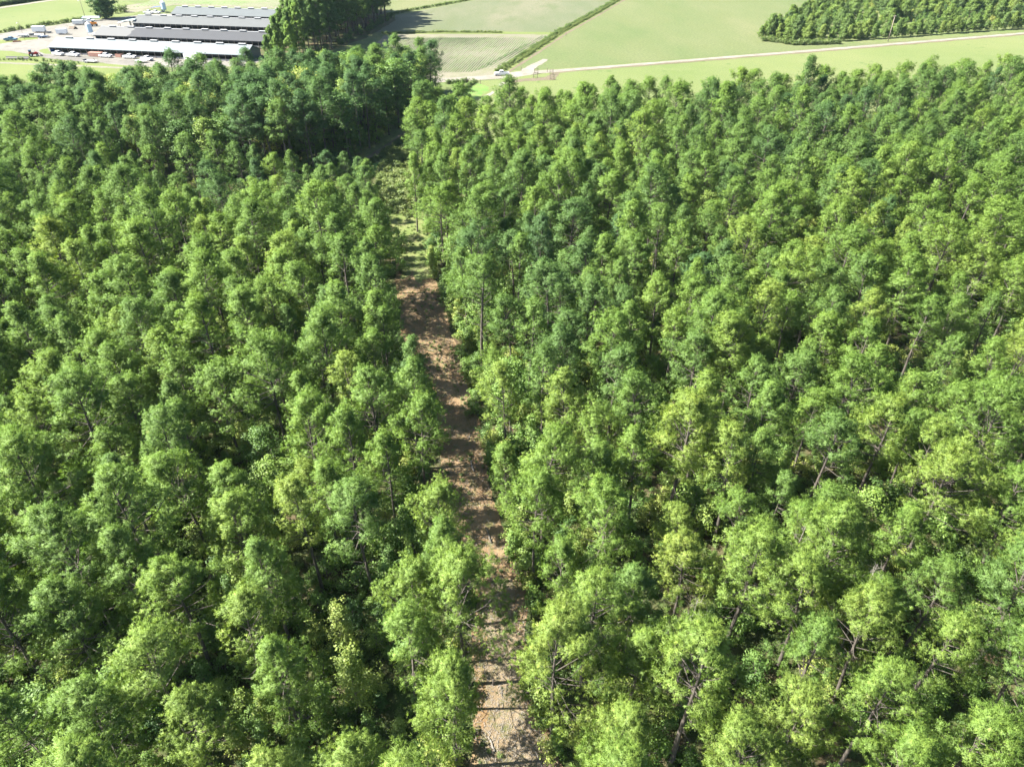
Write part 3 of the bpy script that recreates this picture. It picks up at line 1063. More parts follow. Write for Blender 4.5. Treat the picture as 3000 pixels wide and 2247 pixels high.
def label_bands(lst, noun, nb, words):
    """labels by band of the picture from its bottom edge and by place out from the track"""
    lst = sorted(lst, key=lambda t: -t['v'])
    per = max(1, math.ceil(len(lst) / nb))
    for bi in range(nb):
        band = lst[bi * per:(bi + 1) * per]
        for side in ('left', 'right'):
            row = [t for t in band if (t['x'] < track_x(t['y'])) == (side == 'left')]
            row.sort(key=lambda t: abs(t['x'] - track_x(t['y'])))
            for k, t in enumerate(row):
                bw = ORD[bi] + ' band from photo bottom'
                t['label'] = f"{words(t)} {noun}, {ORD[k]} {side} of the dirt track, {bw}"


label_bands(single_pines, 'pine', 12, lambda t: PINES[t['var']][2] + ' ' + tint_word(t['tint']))
label_bands(broads, 'broadleaf tree', 8, lambda t: tint_word(t['tint']))
for t in single_pines:
    r = plant('pine_tree', PINES[t['var']], t['x'], t['y'], t['rz'], (t['sc'] * t['wd'], t['sc'] * t['wd'], t['sc']), t['tint'], 'pine tree', 'pines of the wood on both sides of the track')
    r['label'] = t['label']
    t['ob'] = r
for t in broads:
    r = plant('broadleaf_tree', BROADS[t['var']], t['x'], t['y'], t['rz'], (t['sc'] * t['wd'], t['sc'] * t['wd'], t['sc']), t['tint'], 'broadleaf tree', 'broadleaf trees among the pines')
    r['label'] = t['label']
    t['ob'] = r


def proto(lst, n):
    out = []
    for k in range(n):
        o = next((t['ob'] for t in lst if t['var'] == k), None)
        if o:
            out.append(list(o.children))
    return out


pv = proto(single_pines, len(PINES))
stuff('pine_wood', [(t['x'], t['y'], t['rz'], t['sc'], t['var'], t['tint'], t['wd']) for t in rest_pines], pv)
if rest_broads:
    stuff('broadleaf_wood', [(t['x'], t['y'], t['rz'], t['sc'], t['var'], t['tint'], t['wd']) for t in rest_broads], proto(broads, 4))

# shrubs along the track, each its own; undergrowth under the pines as one mass
edge_shrubs = []
for line, side, off in ((TRACK_R, 1, (-.4, 2.2)), (TRACK_L, -1, (.4, 2.4))):
    for (a, b) in zip(line, line[1:]):
        n = max(1, int((b - a).length / (2.1 if side > 0 else 3.0)))
        for k in range(n):
            p = a.lerp(b, (k + pr.random()) / n)
            if pr.random() < (.12 if side > 0 else .35):
                continue
            x = p.x + side * pr.uniform(*off) * (1 if side > 0 else 1)
            edge_shrubs.append(dict(x=x, y=p.y, var=pr.randrange(4), sc=pr.uniform(.55, 1.15), tint=min(.8, max(0, pr.gauss(.48, .18)))))
for u, v, sc, vr in [(1475, 1400, 1.25, 2), (1500, 1640, 1.0, 2), (1540, 1610, .9, 0), (1545, 1700, 1.2, 0), (1560, 1790, 1.0, 1), (1500, 1480, 1.0, 3), (1440, 1330, 1.1, 0),
                     (1365, 1010, 1.0, 1), (1345, 960, 1.2, 2), (1310, 880, 1.0, 0), (1400, 1180, 1.0, 1), (1178, 730, 1.2, 0), (1160, 765, 1.3, 1), (1175, 800, 1.0, 0), (1620, 2200, .9, 1)]:
    q = P(u, v)
    edge_shrubs.append(dict(x=q.x, y=q.y, var=vr, sc=sc, tint=pr.uniform(.35, .8)))
for s in edge_shrubs:
    s['u'], s['v'], s['d'] = proj(s['x'], s['y'], 1)
edge_shrubs = [s for s in edge_shrubs if -20 < s['u'] < 3020 and s['v'] < 2300]
label_bands(edge_shrubs, 'leafy shrub', 10, lambda t: tint_word(t['tint']) + (' tall', ' low', ' upright', ' small')[t['var']])
for s in edge_shrubs:
    r = plant('leafy_shrub', SHRUBS[s['var']], s['x'], s['y'], pr.uniform(0, 6.28), s['sc'], s['tint'], 'shrub', 'shrubs along the edges of the dirt track', parts=('foliage', 'stem'))
    r['label'] = s['label']
    s['ob'] = r
sv = proto(edge_shrubs, 4)
floor_cover = []
for reg in (REG_R, REG_L):
    for x, y in poisson(reg, 1.0, 60000, pr):
        if y < 130 and in_view(x, y, 0, 60) and pr.random() < .8:
            floor_cover.append((x, y, pr.uniform(0, 6.28), pr.uniform(.25, .8), pr.randrange(3), min(.8, max(0, pr.gauss(.35, .22)))))
under = []
for reg in (REG_R, REG_L):
    for x, y in poisson(reg, 1.7, 45000, pr):
        if in_view(x, y, 2, 150) and pr.random() < .9:
            under.append((x, y, pr.uniform(0, 6.28), pr.uniform(.45, 1.3), pr.randrange(4), min(.82, max(0, pr.gauss(.46, .2)))))
for x, y in poisson(REG_M, 3.2, 9000, pr):
    if x > -75 and in_view(x, y, 2, 60):
        under.append((x, y, pr.uniform(0, 6.28), pr.uniform(.7, 1.5), pr.randrange(4), min(1, max(0, pr.gauss(.3, .2)))))
stuff('undergrowth', under, sv)

# tall grove beside the barns
GROVE = PP([(784, 170), (870, 176), (965, 150), (1030, 112), (1085, 88), (1140, 60), (1115, 34), (1010, 34), (900, 62), (812, 118)])
gp = poisson(GROVE, 5.6, 6000, pr)
gl = []
for x, y in gp:
    u, v, d = proj(x, y, 12)
    sc = (pr.uniform(.58, .68) if u < 850 else pr.uniform(.66, .78) if u < 880 else pr.uniform(.80, .92) if u < 930 else pr.uniform(.92, 1.1))
    tv = proj(x, y, 26 * sc)[1]
    if tv < 100 - (u - 770) * 1.7:
        continue
    gl.append(dict(x=x, y=y, u=u, v=v, sc=sc))
for u, v, h in [(786, 88, 14), (798, 60, 16), (815, 47, 17), (836, 42, 18.5), (858, 24, 20), (776, 112, 12), (806, 100, 13), (842, 75, 16)]:
    q = P(u, v, h)
    gl.append(dict(x=q.x, y=q.y, u=u, v=v, sc=h / 26))
gl.sort(key=lambda t: t['u'])
gprot = []
gk = {}
for i, t in enumerate(gl):
    left = t['u'] < 880
    sc = t['sc']
    r = plant('tall_pine', TALLS[i % 3], t['x'], t['y'], pr.uniform(0, 6.28), sc, min(1, max(0, pr.gauss(.16 if not left else .3, .09))), 'tall pine', 'tall pines of the grove beside the long barns')
    r['label'] = f"tall dark pine in the grove beside the barns, {ORD[i]} from its left end"
    gprot.append(r)
edge = [(P(u, v).x, P(u, v).y) for u, v in [(1000, 132), (1030, 118), (1055, 104), (1080, 94), (1100, 82), (1120, 72), (1135, 64), (1150, 56), (960, 152), (930, 160), (1015, 124), (1090, 88), (1110, 76)]]
stuff('grove_undergrowth', [(x + pr.uniform(-1, 1), y + pr.uniform(-1, 1), pr.uniform(0, 6), pr.uniform(.7, 1.2), pr.randrange(4), pr.uniform(0, .4)) for x, y in edge for _ in range(3)], sv)

# young plantation beyond the road
YF = PP([(2232, 112), (2310, 128), (2445, 124), (2590, 115), (2780, 100), (2945, 89), (3000, 86), (3200, 72)])
YL = [P(u, v, 6).xy for u, v in [(2226, 78), (2282, 51), (2330, 24), (2375, 4), (2420, -20), (2520, -60)]]
yfront = []
for line in (YF, YL):
    for a, b in zip(line, line[1:]):
        n = max(1, int((b - a).length / 4.2))
        for k in range(n):
            p = a.lerp(b, (k + pr.uniform(.2, .8)) / n) + Vector((1.2, 1.6))
            if in_view(p.x, p.y, 4, 10):
                yfront.append((p.x, p.y))
yfront.sort(key=lambda p: proj(p[0], p[1], 3)[0])
yp = []
for i, (x, y) in enumerate(yfront):
    near = y < 400
    r = plant('young_pine', YOUNG[i % 3], x, y, pr.uniform(0, 6.28), pr.uniform(.55, 1.05), pr.uniform(.1, .9), 'young pine', 'young pines on the edge of the plantation beyond the road')
    r['label'] = f"bushy young pine on the plantation's edge beyond the road, {ORD[min(i, len(ORD) - 1)]} from its left end" if i < len(ORD) else f"bushy young pine on the plantation edge near the photo's right side, {ORD[i - len(ORD)]} after the utility pole"
    yp.append(r)
YREG = YF + [Vector((330, 470)), Vector((420, 640)), Vector((230, 640))] + YL[::-1]
stuff('young_pine_plantation', [(x, y, pr.uniform(0, 6), (pr.uniform(.8, 1.45) if vv > 2 else pr.uniform(.55, 1.25)), vv, min(1, max(0, pr.gauss(.42, .26)))) for x, y in poisson(YREG, 3.2, 30000, pr, yfront) for vv in (pr.choice((0, 0, 1, 1, 2, 2, 3, 5)),)], [list(o.children) for o in yp[:3]] + sv)

# lone tree in the far meadow and a low thicket by it
q = P(312, 56)
LONE = make_broad(450, H=21, R=7.6, base=.06, nbr=80, per=46, size=(.4, .75), clump=1.5, trunk_r=.4, sub=7)
r = plant('lone_tree', LONE, q.x, q.y, .6, 1.0, .0, 'tree', None)
r['label'] = 'dark lone tree standing between the farm yard and the far meadow'
del r['group']
wv = []
ws = []
for i, (u, v) in enumerate([(352, 36), (366, 37), (340, 40)]):
    q = P(u, v)
    r = plant('weed_bush', WEEDS[i % 3], q.x, q.y, i, 3.0, .45, 'bush', 'low bushes beside the lone dark tree', parts=('foliage', 'stem'))
    r['label'] = ('middle', 'right-hand', 'left-hand')[i] + ' low green bush right of the lone dark tree'
    wv.append(list(r.children))
stuff('ground_cover', floor_cover, wv)
# weeds along the ditches, the clearing and the verges
wd = []


def weed_line(line, width, gap, sc, tint=(.2, .7)):
    for a, b in zip(line, line[1:]):
        n = max(1, int((b - a).length / gap))
        nn = Vector((-(b - a).y, (b - a).x)).normalized()
        for k in range(n):
            p = a.lerp(b, (k + pr.random()) / n) + nn * pr.uniform(-width, width)
            if in_view(p.x, p.y, 0, 40):
                wd.append((p.x, p.y, pr.uniform(0, 6.28), pr.uniform(*sc), pr.randrange(3), pr.uniform(*tint)))


weed_line(DITCH, 1.6, .32, (.4, .95), (.5, 1))
weed_line([p + Vector((-1.2, 0)) for p in DITCH], .8, 1.2, (.7, 1.3), (0, .5))
weed_line(CROSS[:-1], .6, .5, (.4, .95), (.3, 1))
weed_line(FAR_DITCH, .9, .7, (.5, 1.2), (.1, .7))
weed_line(PP([(0, 98), (100, 80), (215, 64), (240, 60)]), .8, 1.0, (.8, 1.6))
weed_line(PP([(0, 176), (120, 180), (230, 188)]), .9, 1.2, (.5, 1.0))
weed_line(PP([(2235, 120), (2330, 133), (2460, 128)]), 1.6, .7, (1.0, 2.0))
weed_line(PP([(1312, 248), (1345, 244), (1370, 240)]), 1.2, .4, (.7, 1.3), (0, .3))
weed_line(PP([(228, 155), (330, 162), (430, 168)]), .8, 1.0, (.6, 1.1))
weed_line(PP([(-20, 21), (80, 7), (150, -4)]), .8, .5, (1.6, 2.2), (0, .1))
CLEAR = PP([(1112, 560), (1110, 505), (1150, 440), (1212, 450), (1222, 520), (1235, 610), (1200, 640), (1130, 620)])
for x, y in poisson(CLEAR, 1.15, 5000, pr):
    wd.append((x, y, pr.uniform(0, 6.28), pr.uniform(.5, 1.7), pr.randrange(3), pr.uniform(.5, 1)))
for x, y in poisson(PP([(1130, 620), (1235, 610), (1250, 700), (1262, 775), (1205, 780), (1140, 730)]), 1.3, 1500, pr):
    wd.append((x, y, pr.uniform(0, 6.28), pr.uniform(.15, .5), pr.randrange(3), pr.uniform(.5, 1)))
for x, y in poisson([Vector(p) for p in TRACK_L] + [Vector(p) for p in TRACK_R[::-1]], .8, 6000, pr):
    if math.sin(x * .9 + y * .31) + math.sin(y * .27 + 1) > -.1 and pr.random() < .85:
        wd.append((x, y, pr.uniform(0, 6.28), pr.uniform(.12, .42), pr.randrange(3), pr.uniform(0, .7)))
lane = [p + Vector((3.6, 0)) for p in EDGE_M[1:]]
weed_line(lane, .9, .35, (.4, 1.0), (.1, .5))
stuff('ditch_weeds', wd, wv)

# sticks and slash on the track
rg = np.random.default_rng(5)
tw = []
poly = [Vector(p) for p in TRACK_L[:12]] + [Vector(p) for p in TRACK_R[:12][::-1]]
for _ in range(9000):
    y = 28 + 105 * rg.random() ** 1.7
    x = track_x(y) + rg.uniform(-3.2, 3.2)
    if not inside((x, y), poly):
        continue
    a_ = rg.uniform(0, 6.28)
    l = rg.uniform(.1, .5) * (2.2 if rg.random() < .05 else 1)
    w_ = rg.uniform(.012, .035)
    c_, s_ = math.cos(a_), math.sin(a_)
    z = .05 + rg.random() * .08
    tw.append([(x - c_ * l / 2 - s_ * w_, y - s_ * l / 2 + c_ * w_, z), (x - c_ * l / 2 + s_ * w_, y - s_ * l / 2 - c_ * w_, z + .02), (x + c_ * l / 2, y + s_ * l / 2, z + .04)])
o = bpy.data.objects.new('slash_twigs', tri_mesh('slash_twigs', np.array(tw), None, M['bark_pale']))
COL.objects.link(o)
o['kind'] = 'stuff'


def log(u0, v0, u1, v1, rad, mat, label, name='fallen_log', cat='log'):
    a, b = P(u0, v0, rad), P(u1, v1, rad)
    m = a.lerp(b, .5)
    t = empty(name, (m.x, m.y, 0), 0, label, cat, 'logs and stumps lying on the dirt track')
    o_ = Vector((m.x, m.y, 0))
    d = b - a
    s = Vector((-d.y, d.x, 0)).normalized() * .05
    MB().tube([a - o_, a.lerp(b, .35) - o_ + s, a.lerp(b, .7) - o_ - s, b - o_], [rad * .6, rad * .8, rad * .95, rad], 8).build('stem', mat, t, True)
    br = MB()
    for f, sg in ((.3, 1), (.62, -1)):
        p = a.lerp(b, f) - o_
        br.tube([p, p + s * sg * 7 + Vector((0, 0, .12))], [rad * .35, .01], 5)
    br.build('branch_stub', mat, t)
    return t


log(1374, 1339, 1389, 1381, .13, M['bark_pale'], 'pale bare log lying on the right edge of the dirt track')
log(1424, 1545, 1440, 1590, .12, M['bark_broad'], 'brown log in the shade on the right edge of the track')
log(1432, 2160, 1450, 2200, .10, M['bark_pale'], 'short pale log lying near the bottom end of the track')
log(1395, 1235, 1372, 1290, .06, M['bark_broad'], 'thin grey pole lying beside the track above the pale log', 'fallen_pole', 'pole')
log(1470, 2012, 1471, 2040, .07, M['bark_broad'], 'short grey stick lying in the middle of the track', 'fallen_pole', 'pole')
log(1562, 2190, 1590, 2247, .06, M['bark_pale'], 'thin pale pole lying on the slash at the photo bottom', 'fallen_pole', 'pole')
q = P(1445, 2006)
t = empty('tree_stump', q, 0, 'dark thin stump standing in the middle of the dirt track', 'stump', 'logs and stumps lying on the dirt track')
MB().tube([(0, 0, 0), (.02, 0, .5), (0, .03, 1.0)], [.11, .085, .07], 8).build('stump_stem', M['bark'], t, True)
MB().tube([(-.12, 0, 0), (.1, .02, .12)], [.08, .03], 6).build('root', M['bark'], t)


# bare dead trees
def snag(u, v, h, seed, label):
    q = P(u, v, h)
    rd = random.Random(seed)
    t = empty('dead_tree', (q.x, q.y, 0), 0, label, 'dead tree', 'bare dead trees among the pines')
    MB().tube([(0, 0, 0), (.1, 0, h * .4), (.0, .2, h * .75), (.25, .3, h)], [.11, .085, .05, .01], 7).build('trunk', M['bark_pale'], t, True)
    for i in range(14):
        f = .5 + .5 * i / 14
        ga = i * 2.4 + rd.uniform(-.4, .4)
        l = (1.15 - f) * 4.2 * rd.uniform(.7, 1.2)
        p0 = Vector((.1, .15, h * f))
        d = Vector((math.cos(ga), math.sin(ga), rd.uniform(.3, .9))).normalized()
        p1 = p0 + d * l * .5
        p2 = p1 + (d + Vector((0, 0, .3))) * l * .45
        m = MB().tube([p0, p1, p2], [.024, .015, .006], 4)
        for _ in range(5):
            p = p0.lerp(p2, rd.uniform(.4, .9))
            m.tube([p, p + Vector((rd.uniform(-.6, .6), rd.uniform(-.6, .6), rd.uniform(.1, .5)))], [.011, .005], 3)
        m.build('branch', M['bark_pale'], t)


snag(2568, 1660, 13, 1, 'bare pale dead tree standing in the pines near the right edge')
snag(2360, 1540, 13, 2, 'grey dead pine with bare forked top above the right corner')
snag(2040, 1760, 14, 3, 'dead pine with many silvery bare twigs, lower right of the track')
snag(2845, 830, 14, 4, 'thin bare dead tree high on the right side of the wood')

# ------------------------------------------------------------------ farm buildings
BAX = Vector((90.6, -17.4)).normalized()
BANG = math.atan2(BAX.y, BAX.x)


def barn(px, length, roof, label, nvent, gable_mat, left_panel=None, hr=5.5, hw=6.8, he=3.0):
    e0 = P(px[0], px[1], he)
    t = empty('long_barn', (e0.x, e0.y, 0), BANG, label, 'barn', 'long livestock barns in the farm yard')
    W = hw * 2
    ov = .5
    # local: x along the barn from its left end, y away from the camera, near eave at y = 0
    sl = (hr - he) / hw
    MB().add([(-ov, -ov, he - sl * ov), (length + ov, -ov, he - sl * ov), (length + ov, hw, hr), (-ov, hw, hr),
              (-ov, -ov, he - sl * ov - .12), (length + ov, -ov, he - sl * ov - .12), (length + ov, hw, hr - .12), (-ov, hw, hr - .12)],
             [(0, 1, 2, 3), (7, 6, 5, 4), (0, 4, 5, 1), (1, 5, 6, 2), (3, 7, 4, 0)]).build('roof', roof, t)
    MB().add([(-ov, hw + .004, hr), (length + ov, hw + .004, hr), (length + ov, W + ov, he - sl * ov), (-ov, W + ov, he - sl * ov),
              (-ov, hw + .004, hr - .12), (length + ov, hw + .004, hr - .12), (length + ov, W + ov, he - sl * ov - .12), (-ov, W + ov, he - sl * ov - .12)],
             [(0, 1, 2, 3), (7, 6, 5, 4), (1, 5, 6, 2), (2, 6, 7, 3), (3, 7, 4, 0)]).build('roof', roof, t)
    MB().box((length / 2, hw, hr + .05), (length + 1, .5, .1)).build('ridge_cap', M['lightgrey'], t)
    for k in range(nvent):
        v = MB().box((length * (k + .5) / nvent + 1, hw, hr + .3), (3.2, .9, .42)).build('ridge_vent', M['grey'], t)
        MB().box((length * (k + .5) / nvent + 1, hw, hr + .535), (3.4, 1.1, .05)).build('vent_lid', M['lightgrey'], v)
    MB().box((length / 2, .15, .4), (length - .5, .15, .8)).build('knee_wall', M['grey'], t)
    MB().box((length / 2, .45, he - .62), (length - .5, .06, .8)).build('side_curtain', M['curtain'], t)
    MB().box((length / 2, W - .2, he / 2), (length - .5, .15, he - .2)).build('rear_wall', M['curtain'], t)
    for x, nm in ((0.1, 0), (length - .1, 1)):
        MB().add([(x, .1, 0), (x, W - .1, 0), (x, W - .1, he - .15), (x, hw, hr - .15), (x, .1, he - .15),
                  (x + .12, .1, 0), (x + .12, W - .1, 0), (x + .12, W - .1, he - .15), (x + .12, hw, hr - .15), (x + .12, .1, he - .15)],
                 [(0, 1, 2, 3, 4), (9, 8, 7, 6, 5), (0, 4, 9, 5), (1, 6, 7, 2)]).build('gable_wall', gable_mat if nm == 0 else M['navy'], t)
    n = int(length / 3)
    base = MB().box((0, 0, 0), (.14, .14, he - .1)).mesh('post', M['wood'])
    for k in range(n + 1):
        o = bpy.data.objects.new('post', base)
        COL.objects.link(o)
        o.parent = t
        o.location = (.2 + (length - .4) * k / n, -.02, (he - .1) / 2)
    MB().add([(.2, .2, .03), (length - .2, .2, .03), (length - .2, W - .3, .03), (.2, W - .3, .03)], [(0, 1, 2, 3)]).build('barn_floor', M['barnfloor'], t)
    return t


b1 = barn((142, 137), 95, M['roof1'], 'pale roofed long barn nearest the woods with pickups parked along it', 9, M['blue'])
b2 = barn((277, 102), 88, M['roof2'], 'dark grey roofed long barn, second from the woods', 9, M['navy'])
b3 = barn((388, 66), 80, M['roof3'], 'mid grey roofed long barn, third from the woods', 9, M['teal'])
b4 = barn((502, 40), 72, M['roof4'], 'grey roofed long barn farthest from the woods', 9, M['blue'])


def feed_bin(px, h, label, mat):
    q = P(*px)
    t = empty('feed_bin', q, 0, label, 'feed bin', 'feed bins at the barn ends')
    r_ = 1.35
    MB().tube([(0, 0, 1.9), (0, 0, h)], r_, 16).build('bin_body', mat, t, False)
    MB().tube([(0, 0, .7), (0, 0, 1.88)], [.25, r_], 16).build('hopper', mat, t)
    MB().tube([(0, 0, h + .01), (0, 0, h + .9), (0, 0, h + 1.0)], [r_ + .05, .3, .25], 16).build('bin_lid', M['lightgrey'], t)
    for k in range(4):
        a_ = k * PI / 2 + .4
        MB().tube([(math.cos(a_) * r_, math.sin(a_) * r_, 0), (math.cos(a_) * r_, math.sin(a_) * r_, 2.6)], .06, 5).build('leg', M['grey'], t)
    return t


feed_bin((268, 106), 5.4, 'pale blue feed bin at the left end of the dark roofed barn', M['paleblue'])
feed_bin((483, 38), 5.4, 'pale blue feed bin at the left end of the farthest barn', M['paleblue'])


def lean_to(u, v, L_, W_, H_, rz, mat, label):
    q = P(u, v)
    t = empty('lean_to_shed', q, rz, label, 'shed', 'small sheds at the barn ends')
    MB().prism([(-L_ / 2, H_ * .72), (L_ / 2, H_), (L_ / 2, H_ + .12), (-L_ / 2, H_ * .72 + .12)], -W_ / 2, W_ / 2).build('roof', mat, t)
    MB().box((L_ / 2 - .2, 0, H_ / 2 - .03), (.12, W_ - .2, H_ - .08)).build('wall', M['grey'], t)
    for x, y in ((-1, -1), (-1, 1)):
        MB().box((x * (L_ / 2 - .2), y * (W_ / 2 - .2), H_ * .36), (.14, .14, H_ * .71)).build('post', M['wood'], t)


lean_to(390, 80, 9, 8, 4.0, BANG, M['teal'], 'faded teal sheet roof shed at the left end of the third barn')
lean_to(368, 80, 6, 5, 3.0, BANG + .5, M['lightgrey'], 'small grey sheet roof shed left of the teal one')
lean_to(464, 36, 6.5, 3, 3.2, BANG, M['blue'], 'small blue roofed shed behind the two white pickups')


# ------------------------------------------------------------------ vehicles
def wheels(t, spots, r_, w_, tyre='black'):
    tm = MB().tube([(0, -w_ / 2, 0), (0, -w_ / 2 + .04, 0), (0, w_ / 2 - .04, 0), (0, w_ / 2, 0)], [r_ * .9, r_, r_, r_ * .9], 14).mesh('wheel', M['black'])
    rm = MB().tube([(0, -w_ / 2 - .012, 0), (0, w_ / 2 + .012, 0)], r_ * .58, 10).mesh('rim', M['lightgrey'])
    for x, y in spots:
        o = bpy.data.objects.new('wheel', tm)
        COL.objects.link(o)
        o.parent = t
        o.location = (x, y, r_)
        k = bpy.data.objects.new('rim', rm)
        COL.objects.link(k)
        k.parent = o


def pickup(paint, label, loc, rz, group='pickups parked at the farm'):
    """crew-cab pickup, x forward"""
    t = empty('pickup_truck', loc, rz, label, 'pickup truck', group)
    W = 1.96
    body = MB()
    body.prism([(-2.9, .55), (-2.45, .5), (-2.2, .62), (-1.55, .62), (-1.3, .48), (1.3, .48), (1.5, .62), (2.2, .62), (2.45, .5), (2.9, .55),
                (2.92, .98), (2.78, 1.14), (1.32, 1.22), (-.78, 1.2), (-.78, .88), (-2.8, .88), (-2.9, .88)], -W / 2, W / 2)
    body.box((-1.84, W / 2 - .06, 1.06), (2.1, .12, .36)).box((-1.84, -W / 2 + .06, 1.06), (2.1, .12, .36)).box((-2.84, 0, 1.04), (.11, W - .26, .32))
    body.build('body', paint, t)
    MB().box((-1.82, 0, .90), (1.9, W - .3, .03)).build('truck_bed', M['darkmetal'], t)
    h = .86
    MB().frustum([(-.78, -h - .06, 1.205), (1.36, -h - .06, 1.225), (1.36, h + .06, 1.225), (-.78, h + .06, 1.205)],
                 [(-.6, -h + .12, 1.88), (.62, -h + .12, 1.9), (.62, h - .12, 1.9), (-.6, h - .12, 1.88)]).build('cab', paint, t)

    def quad(nm, a, b, c, d, off):
        o3 = Vector(off)
        pts = [Vector(x) + o3 for x in (a, b, c, d)]
        MB().add(pts, [(0, 1, 2, 3)]).build(nm, M['glass'], t)
    quad('windscreen', (1.27, -.78, 1.32), (1.27, .78, 1.32), (.74, .68, 1.82), (.74, -.68, 1.82), (.02, 0, .015))
    quad('rear_window', (-.74, .7, 1.35), (-.74, -.7, 1.35), (-.62, -.62, 1.78), (-.62, .62, 1.78), (-.012, 0, 0))
    for sg in (-1, 1):
        for x0, x1, x2, x3 in ((-.62, .22, .22, -.56), (.3, 1.08, .66, .3)):
            quad('side_window', (x0, sg * .895, 1.34), (x1, sg * .895, 1.34), (x2, sg * .785, 1.78), (x3, sg * .785, 1.78), (0, sg * .016, 0))
        MB().box((2.86, sg * .75, .92), (.16, .36, .16)).build('headlight', M['headlight'], t)
        MB().box((-2.9, sg * .88, 1.02), (.06, .14, .3)).build('tail_light', M['taillight'], t)
        MB().box((.98, sg * 1.08, 1.3), (.14, .16, .14)).build('wing_mirror', M['darkmetal'], t)
    MB().box((2.93, 0, .78), (.06, 1.1, .32)).build('grille', M['darkmetal'], t)
    MB().box((2.96, 0, .54), (.16, 1.9, .18)).build('bumper', M['lightgrey'], t)
    MB().box((-2.97, 0, .56), (.14, 1.86, .18)).build('bumper', M['lightgrey'], t)
    wheels(t, [(1.85, .84), (1.85, -.84), (-1.88, .84), (-1.88, -.84)], .41, .28)
    return t


main_truck = pickup(M['white'], 'white crew cab pickup on the dirt road junction by the ditch', P(1470, 222), PI + .12, 'pickups seen beyond the woods')
FL = BANG
for (u, v), rz, lb in [((172, 163), -.45, 'white pickup at the left end of the pale roofed barn, nose toward the second'),
                       ((216, 166), -.25, 'second white pickup from the left along the pale roofed barn'),
                       ((311, 169), -.2, 'white pickup beside the stacked brown boards in front of the barn'),
                       ((381, 172), -.15, 'white pickup with cap, right of the stacked brown boards'),
                       ((432, 178), -.5, 'white pickup half hidden behind treetops in front of the barn'),
                       ((436, 41), -.1, 'left one of two white pickups near the farthest barn'),
                       ((456, 41), -.1, 'right one of two white pickups near the farthest barn')]:
    dup(main_truck, P(u, v), rz, lb, 'white pickups parked along the barns')
pickup(M['oldtruck'], 'old blue pickup at the left edge of the farm yard', P(33, 121), .05, 'pickups seen beyond the woods')
pickup(M['white'], 'white pickup next to the orange machine by the far meadow', P(262, 66), .1, 'pickups seen beyond the woods')
for (u, v), lb in [((412, 79), 'left white car under the eave of the third barn'), ((424, 79), 'right white car under the eave of the third barn')]:
    dup(main_truck, P(u, v), -1.4, lb.replace('car', 'pickup'), 'white pickups parked along the barns')


def box_trailer(px, L_, W_, H_, rz, mat, label, name='cargo_trailer', cat='trailer'):
    t = empty(name, P(*px), rz, label, cat, 'trailers in the farm yard')
    MB().prism([(-L_ / 2, .55), (L_ / 2 - .3, .55), (L_ / 2, .9), (L_ / 2, .55 + H_ - .25), (L_ / 2 - .25, .55 + H_), (-L_ / 2, .55 + H_)], -W_ / 2, W_ / 2).build('box_body', mat, t)
    MB().box((0, 0, .49), (L_ * .98, W_ * .9, .11)).build('chassis', M['darkmetal'], t)
    MB().box((-L_ / 2 - .02, 0, .58 + H_ / 2), (.04, W_ * .86, H_ * .86)).build('rear_door', M['offwhite'], t)
    MB().add([(L_ / 2 - .1, -.6, .5), (L_ / 2 - .1, .6, .5), (L_ / 2 + 1.3, .06, .5), (L_ / 2 + 1.3, -.06, .5), (L_ / 2 - .1, -.6, .4), (L_ / 2 - .1, .6, .4), (L_ / 2 + 1.3, .06, .4), (L_ / 2 + 1.3, -.06, .4)],
             [(0, 1, 2, 3), (7, 6, 5, 4), (0, 3, 7, 4), (1, 5, 6, 2), (3, 2, 6, 7)]).build('tongue', M['darkmetal'], t)
    for sg in (-1, 1):
        MB().box((-.4, sg * (W_ / 2 + .1), .78), (1.9, .22, .1)).build('mudguard', M['grey'], t)
    wheels(t, [(x, y) for x in (-.85, .05) for y in (-W_ / 2 - .08, W_ / 2 + .08)], .35, .2)
    return t


box_trailer((184, 102), 4.9, 2.1, 2.1, .12, M['white'], 'white enclosed cargo trailer standing alone left of the barns')
box_trailer((117, 96), 6.0, 2.4, 2.4, .12, M['white'], 'large white box trailer behind the long flatbed')
box_trailer((562, 178), 5.6, 2.3, 2.3, -.2, M['white'], 'white camper trailer half hidden by treetops before the pale barn', 'camper_trailer')
box_trailer((232, 74), 5.5, 2.2, 1.9, .1, M['offwhite'], 'off-white box trailer left of the orange machine')


def flatbed(px, L_, W_, hz, rz, deck, label, nw=3, neck=True, load=None):
    t = empty('flatbed_trailer', P(*px), rz, label, 'trailer', 'trailers in the farm yard')
    MB().box((0, 0, hz), (L_, W_, .14)).build('deck', deck, t)
    MB().box((0, W_ * .3, hz - .21), (L_ * .97, .14, .26)).box((0, -W_ * .3, hz - .21), (L_ * .97, .14, .26)).build('beam', M['darkmetal'], t)
    if neck:
        MB().box((L_ / 2 + .5, 0, hz + .5), (.2, W_ * .5, 1.1)).box((L_ / 2 + 1.1, 0, hz + 1.1), (1.3, .3, .2)).build('gooseneck', M['darkmetal'], t)
    else:
        MB().box((L_ / 2 + .7, 0, hz - .15), (1.4, .14, .12)).build('tongue', M['darkmetal'], t)
    wheels(t, [(-L_ * .28 + .85 * k, y) for k in range(nw) for y in (-W_ / 2 - .04, W_ / 2 + .04)], .38, .22)
    if load:
        for nm, mt, c_, d_ in load:
            MB().box((c_[0], c_[1], hz + .075 + d_[2] / 2), d_).build(nm, mt, t)
    return t


